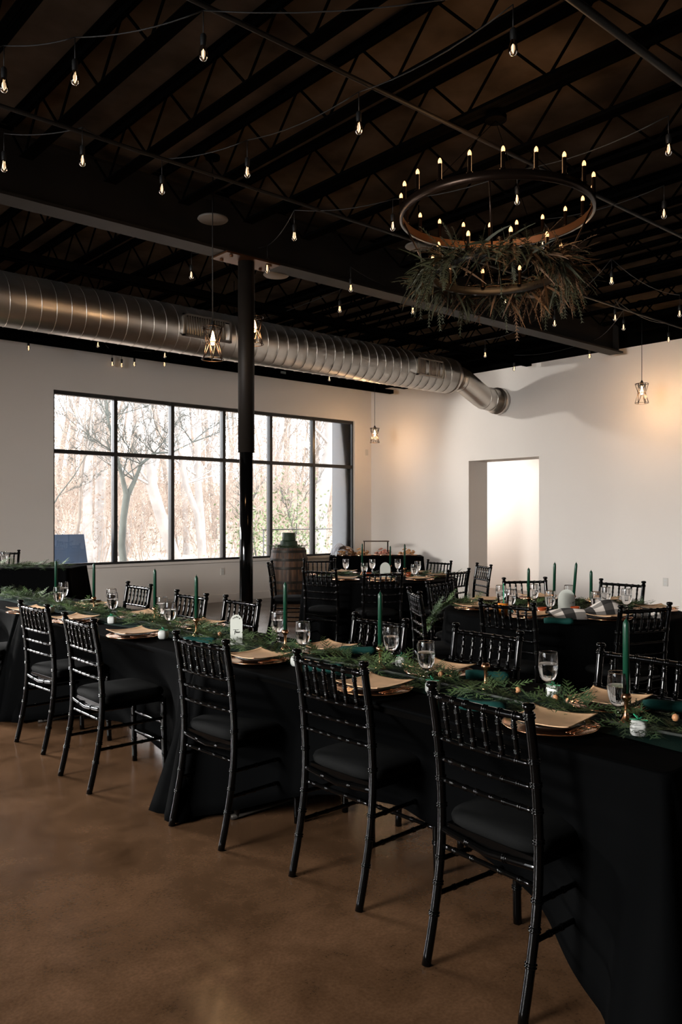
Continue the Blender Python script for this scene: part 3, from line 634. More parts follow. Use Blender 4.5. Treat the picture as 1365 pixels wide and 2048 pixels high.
# ------------------------------------------------------------------ tables and cloths
def long_table(y0, y1, lab):
    r = empty('banquet_table', (2.5, (y0 + y1) / 2, 0)); h = (y1 - y0) / 2 - .02
    MB().box((0, 0, .735), (.72, 2 * h, .03)).build('tabletop', M['black'], r)
    for sy in (-1, 1):
        for sx in (-1, 1): MB().tube([(sx * .28, sy * (h - .25), .72), (sx * .29, sy * (h - .2), .01)], .014, 8).build('leg', M['iron'], r)
        MB().tube([(-.32, sy * (h - .2), .014), (.32, sy * (h - .2), .014)], .014, 8).build('foot_bar', M['iron'], r)
    return tag(r, lab, 'table')
XT0, XT1 = 2.13, 2.87
def rect_cloth(name, x0, x1, y0, y1, lab, z=.757, hem_mid=.15, flare=.10, grp=None, seed=0, fold=1.0, push=0, rz=0, origin=None, hem=None):
    rnd = random.Random(seed); hx, hy = (x1 - x0) / 2, (y1 - y0) / 2; c = origin or ((x0 + x1) / 2, (y0 + y1) / 2, 0)
    # perimeter of rounded rectangle
    per = []; step = .025; rc = .03
    def side(a, b_, nrm):
        L = (Vector(b_) - Vector(a)).length; n = max(2, int(L / step))
        for i in range(n): per.append((Vector(a).lerp(Vector(b_), i / n), Vector(nrm)))
    def arc(cx_, cy_, a0):
        for i in range(8):
            a = a0 + PI / 2 * i / 8; per.append((Vector((cx_ + rc * math.cos(a), cy_ + rc * math.sin(a))), Vector((math.cos(a), math.sin(a)))))
    side((hx, -hy + rc), (hx, hy - rc), (1, 0)); arc(hx - rc, hy - rc, 0); side((hx - rc, hy), (-hx + rc, hy), (0, 1)); arc(-hx + rc, hy - rc, PI / 2)
    side((-hx, hy - rc), (-hx, -hy + rc), (-1, 0)); arc(-hx + rc, -hy + rc, PI); side((-hx + rc, -hy), (hx - rc, -hy), (0, -1)); arc(hx - rc, -hy + rc, 1.5 * PI)
    N_ = len(per); rows = [0, .012, .04, .12, .22, .34, .46, .58, .7, .82, .92, 1.0]; V = []
    ph = rnd.uniform(0, 6)
    for j, t in enumerate(rows):
        for i, (p, nr) in enumerate(per):
            dx = min(hx - abs(p.x), 9); dy = hy - abs(p.y); dc = max(0, dx) + max(0, dy)      # distance along the edge from a corner
            cn = math.exp(-(dc / .11) ** 2)
            hm = hem_mid * (1 - math.exp(-(dc / .6) ** 2)) + .012
            s_ = i * step
            wav = (math.sin(s_ * 9 + ph) * .014 + math.sin(s_ * 17 + 2 * ph) * .008) * t * fold
            fx_ = (flare * .35 + flare * cn) * t ** 1.1 + wav + .004 + (.05 * cn * math.sin(s_ * 40) * t)
            zz = z - (z - hm) * t if j else z
            pin = push * (1 - math.exp(-(dc / .45) ** 2)) * min(1, t / .45) * max(0, abs(nr.x) * 1.5 - .5)
            q = p + nr * ((fx_ - pin) if j else 0)
            if j == 1: q = p + nr * .006; zz = z - .006
            V.append((q.x, q.y, zz))
    F_ = [(j * N_ + i, (j + 1) * N_ + i, (j + 1) * N_ + (i + 1) % N_, j * N_ + (i + 1) % N_) for j in range(len(rows) - 1) for i in range(N_)]
    m_ = MB(); m_.add(V, F_); m_.add(V[:N_], [tuple(range(N_))], False)
    o = m_.build(name, M['cloth']); so = o.modifiers.new('thick', 'SOLIDIFY'); so.thickness = .002; so.offset = 1
    o.location = c; o.rotation_euler = (0, 0, rz); tag(o, lab, 'tablecloth', grp); return o
spans = ((1.07, 3.50), (3.52, 5.94), (5.96, 7.55))
for i, (a, b_) in enumerate(spans):
    n_ = ('nearest', 'middle', 'far')[i]
    long_table(a + .01, b_ - .01, ('folding table at the near end of the long row, under black cloth', 'folding table in the middle of the long row, under black cloth', 'folding table at the far left end of the long row, under black cloth')[i])
    rect_cloth('tablecloth', XT0, XT1, a, b_, ('black tablecloth on the nearest long table, its corner fold at the right edge', 'black tablecloth on the middle long table, arched hem over bright floor', 'black tablecloth on the far left long table')[i], seed=i + 3, hem_mid=(.27, .14, .14)[i], flare=.15, push=.27)
def round_table(cx_, cy_, R, lab, lab2, seed):
    r = empty('round_table', (cx_, cy_, 0)); tag(r, lab, 'table')
    MB().lathe([(.001, .72), (R - .01, .72), (R, .735), (R - .01, .75), (.001, .75)], 48).build('tabletop', M['black'], r)
    for i in range(4):
        a = PI / 4 + i * PI / 2; MB().tube([(.35 * math.cos(a), .35 * math.sin(a), .72), (.45 * math.cos(a), .45 * math.sin(a), .01)], .015, 8).build('leg', M['iron'], r)
    rnd = random.Random(seed); n = 240; V = []; rows = [(R * .0, .758, 0), (R * .97, .758, 0), (R + .004, .752, 0), (R + .012, .73, .05)] + [(R + .012 + .05 * t, .73 - .71 * t, t) for t in (.1, .2, .35, .5, .65, .8, .92, 1)]
    ph = rnd.uniform(0, 6)
    for (q, z, t) in rows:
        for k in range(n):
            a = 2 * PI * k / n; w_ = (math.sin(a * 18 + ph) * .03 + math.sin(a * 29 + ph * 2) * .014) * t
            V.append(((q + w_) * math.cos(a), (q + w_) * math.sin(a), z))
    m_ = MB(); m_.add(V, [(i * n + k, i * n + (k + 1) % n, (i + 1) * n + (k + 1) % n, (i + 1) * n + k) for i in range(len(rows) - 1) for k in range(n)])
    o = m_.build('tablecloth', M['cloth']); o.location = (cx_, cy_, 0); tag(o, lab2, 'tablecloth')
round_table(6.55, 6.75, .88, 'round guest table to the left, near the barrel', 'black floor-length cloth on the left round table', 1)
round_table(5.32, 3.50, .87, 'round guest table to the right, with the plaid blanket', 'black floor-length cloth on the right round table', 2)

# ------------------------------------------------------------------ tableware prototypes (local z=0 on the cloth)
def smoothprof(P, k=3):
    out = []
    for i in range(len(P) - 1):
        p0, p1, p2, p3 = P[max(0, i - 1)], P[i], P[i + 1], P[min(len(P) - 1, i + 2)]
        for q in range(k):
            t = q / k; out.append(tuple(.5 * (2 * b + (c - a) * t + (2 * a - 5 * b + 4 * c - d_) * t * t + (3 * b - a - 3 * c + d_) * t**3) for a, b, c, d_ in zip(p0, p1, p2, p3)))
    out.append(P[-1]); return out
def goblet():
    r = empty('water_goblet'); n = 24
    outer = [(.001, .0), (.030, .0), (.0335, .0004), (.0345, .0016), (.0335, .003), (.031, .0035)] + smoothprof([(.030, .0038), (.014, .008), (.0075, .017), (.0095, .028), (.0068, .038), (.010, .049), (.024, .062), (.033, .083), (.0372, .110), (.0376, .138), (.0355, .165)]) + [(.0350, .1695), (.0347, .171)]
    inner = [(.0343, .1715), (.0339, .171), (.0338, .1695)] + smoothprof([(.0343, .165), (.0362, .138), (.0357, .110), (.0315, .085), (.022, .066), (.010, .057), (.001, .0555)])
    MB().lathe(outer + inner, n).build('glass', M['glass'], r)
    lev = .126
    MB().lathe([(.001, .0550)] + smoothprof([(.0104, .0565), (.0226, .0653), (.0321, .0847), (.0363, .110), (.0369, lev - .002)]) + [(.0369, lev - .0008), (.0367, lev - .0001), (.0355, lev), (.001, lev)], n).build('water', M['water'], r)
    return r
gk = Kind(goblet)
def holder(with_candle=True, H=.105):
    r = empty('brass_candlestick')
    MB().lathe([(.001, 0), (.026, 0), (.027, .004), (.016, .014), (.008, .03), (.0065, .055), (.008, .075), (.012, .083), (.0175, .088), (.018, .094), (.0135, .105), (.011, .105), (.011, .09), (.001, .09)], 20).build('stem', M['brass'], r)
    return r
hk = Kind(holder)
def taper(): 
    r = MB().lathe([(.001, 0), (.0108, 0), (.0108, .235), (.0098, .25), (.003, .262), (.001, .263)], 16).build('taper_candle', M['candle'])
    MB().tube([(0, 0, .26), (.001, 0, .27)], .0012, 5).build('wick', M['wick'], r); return r
tk = Kind(taper)
def charger():
    r = MB().lathe([(.001, 0), (.105, 0), (.112, .003), (.148, .009), (.1555, .0125), (.157, .0155), (.154, .0165), (.147, .0125), (.110, .0065), (.001, .006)], 48).build('charger_plate', M['copper']); return r
pk = Kind(charger)
def dplate():
    r = MB().lathe([(.001, .0), (.07, .0), (.085, .006), (.112, .018), (.113, .020), (.107, .019), (.08, .009), (.001, .006)], 40).build('dark_plate', M['dplate']); return r
dpk = Kind(dplate)
def leafplate():
    m_ = MB(); n = 24; V = []; S = .116; 
    for i in range(n + 1):
        for j in range(n + 1):
            u, v = 2 * i / n - 1, 2 * j / n - 1; pin = 1 - .10 * (1 - v * v) * abs(u) ** 6; pin2 = 1 - .10 * (1 - u * u) * abs(v) ** 6
            x, y = u * S * pin, v * S * pin2
            z = .004 + .010 * (abs(u) ** 2.5 * abs(v) ** 2.5) + .005 * (max(abs(u), abs(v)) ** 4)
            V.append((x, y, z))
    m_.add(V, [(i * (n + 1) + j, (i + 1) * (n + 1) + j, (i + 1) * (n + 1) + j + 1, i * (n + 1) + j + 1) for i in range(n) for j in range(n)])
    o = m_.build('square_leaf_plate', M['leafp']); s_ = o.modifiers.new('thick', 'SOLIDIFY'); s_.thickness = .003; s_.offset = -1; return o
lk = Kind(leafplate)
def cutlery():
    r = empty('cutlery_bundle'); 
    for i, nm in enumerate(('fork', 'knife', 'spoon')):
        x = (i - 1) * .014; m_ = MB(); m_.tube([(x, -.085, .006), (x, 0, .009), (x, .03, .006)], [.0045, .003, .003], 6, flat=.5)
        if nm == 'spoon': m_.tube([(x, .028, .006), (x, .045, .005), (x, .06, .005), (x, .072, .006)], [.003, .012, .011, .002], 10, flat=.35)
        elif nm == 'fork':
            m_.box((x, .038, .006), (.018, .02, .002)); 
            for k in (-1, 0, 1): m_.box((x + k * .007, .06, .006), (.003, .028, .002))
        else: m_.box((x, .055, .006), (.012, .07, .0018))
        m_.build(nm, M['copper'], r)
    return r
cuk = Kind(cutlery)
def napkin():
    r = empty('rolled_napkin'); m_ = MB(); pts = []; 
    for i in range(9): t = i / 8; pts.append((-.09 + .18 * t, .006 * math.sin(t * 5), .024 + .002 * math.sin(t * 7)))
    m_.tube(pts, [.021, .024, .0235, .022, .022, .023, .024, .0245, .021], 16, flat=.85); m_.build('roll', M['napkin'], r)
    sp = MB(); pts = [(.0905, (.004 + .0022 * i) * math.cos(i * .55), .024 + (.004 + .0022 * i) * .9 * math.sin(i * .55)) for i in range(9)]; sp.tube(pts, .0025, 5).build('rolled_edge', M['napkin'], r)
    return r
nk = Kind(napkin)
def favor():
    r = empty('favor_box'); m_ = MB(); n = 24; prof = [(.001, 0), (.78, .0), (.97, .008), (1, .018), (.97, .030), (.8, .038), (.001, .040)]
    V = []
    for q, z in prof:
        for k in range(n):
            a = 2 * PI * k / n; ca, sa = math.cos(a), math.sin(a); V.append((.028 * q * math.copysign(abs(ca) ** .6, ca), .022 * q * math.copysign(abs(sa) ** .6, sa), z))
    m_.add(V, [(i * n + k, i * n + (k + 1) % n, (i + 1) * n + (k + 1) % n, (i + 1) * n + k) for i in range(len(prof) - 1) for k in range(n)]); m_.build('box', M['favor'], r)
    MB().box((0, 0, .0415), (.010, .046, .002)).build('ribbon', M['green'], r)
    b2 = MB(); b2.tube([(0, 0, .042), (.012, .012, .052), (.02, .002, .045), (0, 0, .042), (-.014, -.008, .052), (-.018, .006, .045), (0, 0, .042)], .002, 5); b2.build('bow', M['green'], r); return r
fk = Kind(favor)
ZC = .7605
def setting(c, rot, lab, group, cut=1):
    c = Vector((c[0], c[1], ZC)); 
    pk.put(c, 0, 'copper charger plate ' + lab, 'charger plate', 'charger plates' + group)
    dpk.put(c + Vector((0, 0, .0075)), 0, 'dark plate stacked on the charger ' + lab, 'plate', 'dark plates' + group)
    lk.put(c + Vector((0, 0, .0275)), rot, 'tan square leaf plate ' + lab, 'plate', 'tan square plates' + group)
    if cut:
        p = c + Vector((.0 * math.cos(rot), 0, .0125)); a = rot + PI / 4
        dv = Vector((math.cos(cut), math.sin(cut), 0)) * .128
        cuk.put(c + dv + Vector((0, 0, .016)), cut, 'copper cutlery on the charger ' + lab, 'cutlery', 'cutlery' + group)
g_ = ' on the long table'
front = ((1100, 1447, 'in the near row, closest to the camera'), (748, 1374, 'in the near row by the middle candle'), (516, 1317, 'in the near row right of the arched table sign'), (268, 1269, 'in the near row, third from the left'),
         (150, 1240, 'in the near row, second from the left'), (58, 1222, 'in the near row at the far left'))
for i, (px, py, lab) in enumerate(front):
    p = onz(px, py, .775); setting(p, (.16, .10, .05, .02, .3, .1)[i], lab, g_, cut=4.75)
back = ((1238, 1400, 'in the far row, behind the closest goblet'), (884, 1340, 'in the far row beside the near garland half'), (662, 1297, 'in the far row left of the middle candle'), (408, 1250, 'in the far row left of the table sign'),
        (284, 1231, 'in the far row, second from the left'), (186, 1211, 'in the far row at the far left'))
for i, (px, py, lab) in enumerate(back):
    p = onz(px, py, .775); p.x = min(p.x, 2.71); setting(p, (.1, .05, .0, .12, .0, .1)[i], lab, g_, cut=4.75)
for (px, py, lab) in ((1238, 1343, 'water goblet closest to the camera, in front of the right-hand candle'), (1097, 1303, 'water goblet second closest, behind the near leaf plate'), (853, 1282, 'water goblet beside the middle of the cedar garland'), (783, 1253, 'water goblet right behind the middle candle'),
                   (606, 1243, 'water goblet right of the candle beside the table sign'), (556, 1223, 'water goblet left of the candle beside the table sign'), (340, 1204, 'front one of two water goblets left of the fourth candle'), (324, 1193, 'back one of two water goblets left of the fourth candle'),
                   (225, 1185, 'front one of the overlapping water goblets right of the dark coaster box'), (223, 1177, 'back one of the overlapping water goblets right of the dark coaster box'), (117, 1173, 'front one of two water goblets at the far left'), (127, 1164, 'back one of two water goblets at the far left')):
    p = onz(px, py, .933); p.z = ZC; p.x = min(max(p.x, XT0 + .05), XT1 - .05); gk.put(p, 0, lab, 'glass', 'water goblets on the long table')
for (px, py, lab, cand) in ((1253, 1448, 'right-hand brass candlestick behind the closest goblet', 1), (761, 1338, 'brass candlestick in the middle of the long table', 1), (571, 1299, 'brass candlestick right of the arched table sign', 1), (393, 1272, 'brass candlestick left of the arched table sign', 1),
                         (310, 1246, 'brass candlestick between the left goblets and the garland', 1), (188, 1222, 'brass candlestick by the dark coaster box', 1), (112, 1212, 'brass candlestick furthest left on the long table', 1), (972, 1378, 'brass candlestick without a candle in the garland', 0)):
    p = onz(px, py, ZC); p.z = ZC; p.x = min(max(p.x, XT0 + .05), XT1 - .05); hk.put(p, 0, lab, 'candlestick', 'candlesticks on the long table')
    if cand:
        tk.put(p + Vector((0, 0, .091)), 0, lab.replace('brass candlestick', 'dark green taper candle standing in the candlestick').replace('right-hand dark', 'dark').replace('closest goblet', 'closest goblet, at the right edge'), 'candle', 'taper candles on the long table')
for (px, py, rz, lab) in ((1278, 1470, .5, 'white favour box with green ribbon beside the closest goblet'), (1108, 1395, .3, 'white favour box behind the second closest goblet'), (866, 1385, .4, 'white favour box behind the nearest chair top'), (805, 1333, .2, 'white favour box right of the middle candle'),
                       (596, 1331, .1, 'white favour box at the right tip of the plate near the sign'), (612, 1300, 1., 'white favour box under the goblet right of the sign candle'), (327, 1277, .7, 'white favour box by the third chair from the left'), (224, 1247, .9, 'white favour box below the overlapping goblets'), (100, 1226, .6, 'white favour box at the far left near goblets')):
    p = onz(px, py, ZC); p.z = ZC; p.x = max(p.x, XT0 + .06); fk.put(p, rz, lab, 'favour box', 'favour boxes on the long table', scale=1.2)
for (px, py, rz, lab) in ((1340, 1425, -.1, 'emerald rolled napkin at the right edge'), (963, 1425, 2.7, 'emerald rolled napkin left of the near leaf plate'), (975, 1362, -.2, 'emerald rolled napkin behind the empty candlestick'), (716, 1310, .0, 'emerald rolled napkin behind the middle candle'),
                       (648, 1346, -.1, 'emerald rolled napkin behind the second chair back'), (446, 1268, -.3, 'emerald rolled napkin left of the arched sign'), (400, 1290, .0, 'emerald rolled napkin in front of the fourth candlestick')):
    p = onz(px, py, ZC); p.z = ZC; p.x = min(max(p.x, XT0 + .08), XT1 - .08); nk.put(p, rz - .72, lab, 'napkin', 'rolled napkins on the long table')
# runner
m_ = MB(); V = []; n = 200; y0, y1 = 1.12, 7.5
for i in range(n + 1):
    y = y0 + (y1 - y0) * i / n; w0 = .012 * math.sin(y * 6) + .008 * math.sin(y * 15)
    for j in range(9):
        x = 2.345 + w0 + (.36 * j / 8); V.append((x, y, ZC + .0015 + .003 * abs(math.sin(y * 9 + j * 1.3)) * (1 if 0 < j < 8 else .2)))
m_.add(V, [(i * 9 + j, (i + 1) * 9 + j, (i + 1) * 9 + j + 1, i * 9 + j + 1) for i in range(n) for j in range(8)])
o = m_.build('table_runner', M['velvet']); tag(o, 'emerald velvet runner under the garland of the long table', 'table runner')
# cedar garlands
def sprig(mb, p, dv, L, droop=.02, nb=7, sc_=1.0):
    """a flat cedar spray: stem with side twigs carrying scale leaves"""
    p = Vector(p); dv = Vector(dv).normalized(); side = dv.cross(Vector((0, 0, 1)))
    if side.length < .1: side = Vector((1, 0, 0))
    side.normalize(); tilt = random.uniform(-.5, .5); side = (side + Vector((0, 0, tilt))).normalized()
    for i in range(nb):
        dv = (dv + Vector((random.uniform(-.05, .05), random.uniform(-.05, .05), -droop))).normalized(); q = p + dv * (L / nb)
        k = side * .0011; mb.add([p - k, p + k, q + k, q - k], [(0, 1, 2, 3)], False)
        ll = L * .42 * (1 - .75 * i / nb) * sc_
        for s_ in (-1, 1):
            tv = (dv + side * s_ * .9 + Vector((0, 0, random.uniform(-.12, .18)))).normalized(); e = q + tv * ll; kk = tv.cross(dv.cross(side)).normalized()
            wd = .0034
            mb.add([q - kk * wd, q + kk * wd, e], [(0, 1, 2)], False)
            for f_ in (.3, .55, .8):
                c_ = q + tv * ll * f_; l2 = ll * .36 * (1.1 - f_)
                for s2 in (-1, 1):
                    e2 = c_ + (tv + kk * s2 * .8).normalized() * l2; w2 = tv * .0036
                    mb.add([c_ - w2, c_ + w2, e2], [(0, 1, 2)], False)
        p = q
def garland(name, path, lab, w_=.1, dens=120, Lr=(.08, .15), seed=1, zb=ZC, hang=0):
    random.seed(seed); r = empty(name); P = [Vector((*q[:2], q[2] if len(q) > 2 else zb + .012)) for q in path]
    tot = sum((a - b_).length for a, b_ in zip(P, P[1:])); mbs = [MB(), MB()]
    for i in range(int(tot * dens)):
        t = random.random(); p = polyat(P, t); q = polyat(P, min(1, t + .02)); dv = (q - p).normalized() if (q - p).length > 1e-6 else Vector((0, 1, 0))
        sd = dv.cross(Vector((0, 0, 1))).normalized() if abs(dv.z) < .95 else Vector((1, 0, 0)); o_ = random.gauss(0, w_ * .35)
        start = p + sd * o_ + Vector((0, 0, random.uniform(0, .03)))
        d2 = dv * random.choice((-1, 1, 1)) * random.uniform(.3, 1) + sd * (math.copysign(random.uniform(.1, .9), o_)) + Vector((0, 0, random.uniform(-.05, .55)))
        sprig(mbs[i % 3 == 0], start, d2, random.uniform(*Lr), .05 + .05 * random.random(), nb=5)
    MB().tube(P, .005, 6).build('stem', M['bark2'], r)
    mbs[0].build('light_sprays', M['cedar'], r); mbs[1].build('dark_sprays', M['cedar2'], r)
    return tag(r, lab, 'garland')
garland('cedar_garland', [(2.50 + .03 * math.sin(y * 3.1), y) for y in [1.15 + .1 * i for i in range(63)]], 'cedar garland running down the centre of the long table', seed=5, dens=150, w_=.12)
nutk = Kind(lambda: MB().lathe([(.001, 0), (.008, .001), (.012, .01), (.009, .02), (.001, .024)], 12).build('copper_nut', M['fnut']))
for (px, py, lab) in ((1352, 1442, 'at the right edge'), (1037, 1386, 'behind the near plate'), (882, 1354, 'behind the nearest chair'), (1112, 1402, 'beside the second favour box'), (905, 1355, 'left of the empty candlestick'), (440, 1272, 'left of the table sign')):
    p = onz(px, py, ZC + .03); nutk.put((p.x, p.y, ZC + .03), 0, 'small copper-coloured bauble in the garland ' + lab, 'bauble', 'baubles in the garland')
# arched sign
def text_mesh(body, size, loc, rot, parent, m, shear=0, name='lettering', ext=.0006):
    cu = bpy.data.curves.new(name, 'FONT'); cu.body = body; cu.size = size; cu.align_x = 'CENTER'; cu.align_y = 'CENTER'; cu.extrude = ext; cu.shear = shear
    t = bpy.data.objects.new('tmp', cu); col.objects.link(t); dg = bpy.context.evaluated_depsgraph_get(); me = bpy.data.meshes.new_from_object(t.evaluated_get(dg)); bpy.data.objects.remove(t)
    me.materials.clear(); me.materials.append(m); o = bpy.data.objects.new(name, me); col.objects.link(o); o.parent = parent; o.location = loc; o.rotation_euler = rot; return o
def arch_sign(p, rz, W, H, word, lab, base=True):
    r = empty('arched_table_sign', p, rz); n = 20; out = [(-W / 2, 0)] + [(-W / 2 * math.cos(PI * i / n), H - W / 2 * 1.15 + W / 2 * 1.15 * math.sin(PI * i / n)) for i in range(n + 1)] + [(W / 2, 0)]
    k = len(out); V = [(x, -.002, z) for x, z in out] + [(x, .002, z) for x, z in out]
    m_ = MB(); m_.add(V, [tuple(range(k)), tuple(range(2 * k - 1, k - 1, -1))] + [(i, i + k, (i + 1) % k + k, (i + 1) % k) for i in range(k)], False); m_.build('panel', M['acrylic'], r)
    MB().box((0, 0, .006), (W * .8, .035, .012)).build('base', M['acrylic'], r)
    if word:
        R = W * .33
        for i, c_ in enumerate('TABLE'):
            a = PI / 2 + (2 - i) * .42; t_ = text_mesh(c_, W * .17, (R * math.cos(a), -.0032, H - W * .55 + R * math.sin(a) * 1.1), (PI / 2, a - PI / 2, 0), r, M['ink'], name='letter')
            t_.rotation_euler = (PI / 2, -(a - PI / 2), 0)
        # handwritten word
        S = W * .17
        def stroke(pts): 
            MB().tube([(x * S, -.0033, H * .42 + z * S) for x, z in pts], .0011, 5).build('script_stroke', M['ink'], r)
        stroke([(-1.6, 1.2), (-1.0, 1.35), (.2, 1.2), (1.0, 1.35)]); stroke([(-.5, 1.25), (-.7, .3), (-.85, -.7), (-1.0, -1.0)]); stroke([(-1.0, .35), (-.2, .4)])
        stroke([(.05, .3), (-.2, .0), (.0, -.3), (.3, 0), (.1, .3), (.45, .25), (.55, -.15), (.8, -.2), (.95, .25), (1.0, -.25), (1.25, -.2), (1.3, .25), (1.65, .3)])
    return tag(r, lab, 'table sign')
VA = math.atan2(sA, cA)
p = onz(473, 1290, ZC); arch_sign((p.x, p.y, ZC), -VA + .15, .066, .165, 'Four', 'white arched sign lettered Table Four in the garland')
# dark coaster box
p = onz(182, 1212, ZC); r = empty('dark_round_tray', (min(p.x, 2.8), p.y, ZC)); tag(r, 'dark brown round low tin behind the candle at the left', 'tin')
MB().lathe([(.001, 0), (.07, 0), (.072, .03), (.001, .03)], 28).build('tin_base', M['bronze'], r); MB().lathe([(.001, .03), (.075, .03), (.075, .048), (.001, .05)], 28).build('lid', M['bronze'], r)

# ------------------------------------------------------------------ settings on the round tables
def rt(cx_, cy_, R, angs, word, group, cut=4.7):
    for i, (a, lab) in enumerate(angs):
        a = math.radians(a); setting((cx_ + (R - .2) * math.cos(a), cy_ + (R - .2) * math.sin(a)), a + .4, lab, group, cut=a + .7)
rt(6.55, 6.75, .88, ((193, 'on the left round table at its left front chair'), (228, 'on the left round table at its middle front chair'), (266, 'on the left round table at its right front chair'), (122, 'on the left round table at its left end'), (85, 'on the left round table at the far side'), (315, 'on the left round table at its right end'), (0, 'on the left round table before the white wall')), 0, ' on the left round table')
rt(5.32, 3.50, .87, ((143, 'on the right round table beside its greenery'), (195, 'on the right round table at its left front chair'), (240, 'on the right round table beside the plaid blanket'), (95, 'on the right round table at its far left side'), (50, 'on the right round table behind the candles'), (3, 'on the right round table at its right far side'), (305, 'on the right round table at its right edge')), 0, ' on the right round table')
for (px, py, lab) in ((692, 1118, 'water goblet at the left of the left round table'), (729, 1125, 'front water goblet left of the oval sign'), (745, 1118, 'back water goblet left of the oval sign'), (796, 1118, 'water goblet between the two candles of the left round table'), (836, 1122, 'back water goblet at the right of the left round table'), (829, 1128, 'front water goblet at the right of the left round table')):
    p = onz(px, py, .933); p.z = ZC; gk.put(p, 0, lab, 'glass', 'water goblets on the left round table')
for (px, py, lab) in ((1002, 1170, 'water goblet behind the amber drink'), (1022, 1178, 'water goblet in front of the amber drink'), (1068, 1168, 'water goblet right of the first candle on the right round table'), (1101, 1181, 'water goblet in front of the oval sign'), (1139, 1170, 'water goblet behind the leaning candle'),
                   (1193, 1183, 'front water goblet right of the candles, above the blanket'), (1212, 1174, 'back water goblet right of the candles, above the blanket'), (1254, 1177, 'water goblet in front of the far right chair')):
    p = onz(px, py, .933); p.z = ZC; gk.put(p, 0, lab, 'glass', 'water goblets on the right round table')
for (px, d_, top, tilt, lab) in ((725, 9.7, 1087, 0, 'first from the left on the left round table'), (781, 9.9, 1092, 0, 'second from the left on the left round table'), (810, 9.4, 1088, 0, 'third from the left on the left round table'),
                       (1058, 6.0, 1136, 0, 'first from the left on the right round table'), (1109, 6.2, 1125, .02, 'second from the left on the right round table'), (1148, 6.15, 1125, .08, 'leaning to the right on the right round table'), (1183, 5.8, 1141, 0, 'rightmost on the right round table')):
    p = atd(px, d_, ZC); hk.put(p, 0, 'brass candlestick ' + lab, 'candlestick', 'candlesticks on the round tables')
    want = CH - (top - HY) / F * d_; s_ = (want - ZC - .091) / .265
    c_ = tk.put(p + Vector((0, 0, .093)), 0, 'dark green taper candle ' + lab, 'candle', 'taper candles on the round tables', scale=(1, 1, s_), rot=(0, tilt, -VA))
p = atd(1134, 5.95, ZC); arch_sign(p, -VA, .125, .165, '', 'round-topped frosted sign on the right round table')
p = atd(771, 9.35, ZC); arch_sign(p, -VA, .12, .17, '', 'round-topped frosted sign on the left round table')
garland('cedar_garland', [(4.62, 4.22, .60), (4.66, 4.17, .72), (4.72, 4.10, .785), (4.9, 3.95), (5.1, 3.72), (5.32, 3.5), (5.55, 3.3), (5.85, 3.05)], 'cedar garland spilling over the left edge of the right round table', dens=150, seed=9, w_=.14)
garland('cedar_garland', [(5.95, 7.2), (6.3, 6.95), (6.55, 6.75), (6.85, 6.4), (7.2, 6.1)], 'cedar garland across the left round table', dens=110, seed=10, w_=.12)
# drink with straw, votives
p = atd(1007, 5.6, ZC); r = empty('drink_cup', p); tag(r, 'clear cup of amber drink with a green straw', 'drink')
MB().lathe([(.001, 0), (.03, 0), (.042, .165)], 24).build('cup', M['clear'], r); MB().lathe([(.001, .002), (.0285, .003), (.0375, .10), (.001, .10)], 24).build('amber_liquid', M['beer'], r)
MB().tube([(.01, 0, .02), (.004, .0, .235)], .0035, 8).build('straw', M['green'], r)
for (px, d_, lab) in ((1085, 5.7, 'left of the oval sign'), (1151, 5.75, 'right of the oval sign'), (1140, 6.3, 'behind the leaning candle')):
    p = atd(px, d_, ZC); o = MB().lathe([(.001, 0), (.028, 0), (.034, .06), (.031, .06), (.027, .006), (.001, .006)], 20).build('votive_holder', M['amber']); o.location = p; tag(o, 'small amber glass votive ' + lab, 'votive')
for (px, d_, lab) in ((738, 9.3, 'left of the oval sign on the left round table'), (818, 9.3, 'right of the last candle on the left round table')):
    p = atd(px, d_, ZC); o = MB().lathe([(.001, 0), (.028, 0), (.034, .06), (.031, .06), (.027, .006), (.001, .006)], 20).build('votive_holder', M['amber']); o.location = p; tag(o, 'small amber glass votive ' + lab, 'votive')
# plaid blanket: folded grid lying on the table front
def blanket():
    A, B = onz(1052, 1240, ZC), onz(1325, 1236, ZC); A.z = B.z = ZC; ax = (B - A); L = ax.length; ax.normalize(); ay = Vector((-ax.y, ax.x, 0))
    if ay.dot(_ray(1180, HY)) < 0: ay = -ay
    n, k = 70, 22; V = []
    for i in range(n + 1):
        for j in range(k + 1):
            u, v = i / n, j / k
            h = .045 * math.sin(PI * min(1, v * 1.02)) ** .6 * (.55 + .7 * math.sin(PI * u) ** 2) + .018 * math.sin(u * 19 + v * 4) * math.sin(PI * v) + (.055 * math.exp(-((u - .62) / .16) ** 2)) * math.sin(PI * v)
            V.append(A + ax * (L * u) + ay * (-.03 + .20 * v + .02 * math.sin(u * 9)) + Vector((0, 0, .003 + max(0, h))))
    m_ = MB(); m_.add(V, [(i * (k + 1) + j, (i + 1) * (k + 1) + j, (i + 1) * (k + 1) + j + 1, i * (k + 1) + j + 1) for i in range(n) for j in range(k)])
    o = m_.build('plaid_blanket', M['plaid']); uv = o.data.uv_layers.new(name='uv')
    for lp in o.data.loops:
        vi = lp.vertex_index; uv.data[lp.index].uv = ((vi // (k + 1)) / n, (vi % (k + 1)) / k)
    s_ = o.modifiers.new('thick', 'SOLIDIFY'); s_.thickness = .004; tag(o, 'grey, black and white plaid blanket rolled on the right round table', 'blanket')
blanket()
for (px, py, lab) in ((1118, 1249, 'emerald rolled napkin in front of the plaid blanket'), (1035, 1226, 'emerald rolled napkin at the left front chair of the right round table')):
    p = onz(px, py, ZC); p.z = ZC; nk.put(p, -.9, lab, 'napkin', 'rolled napkins on the right round table')

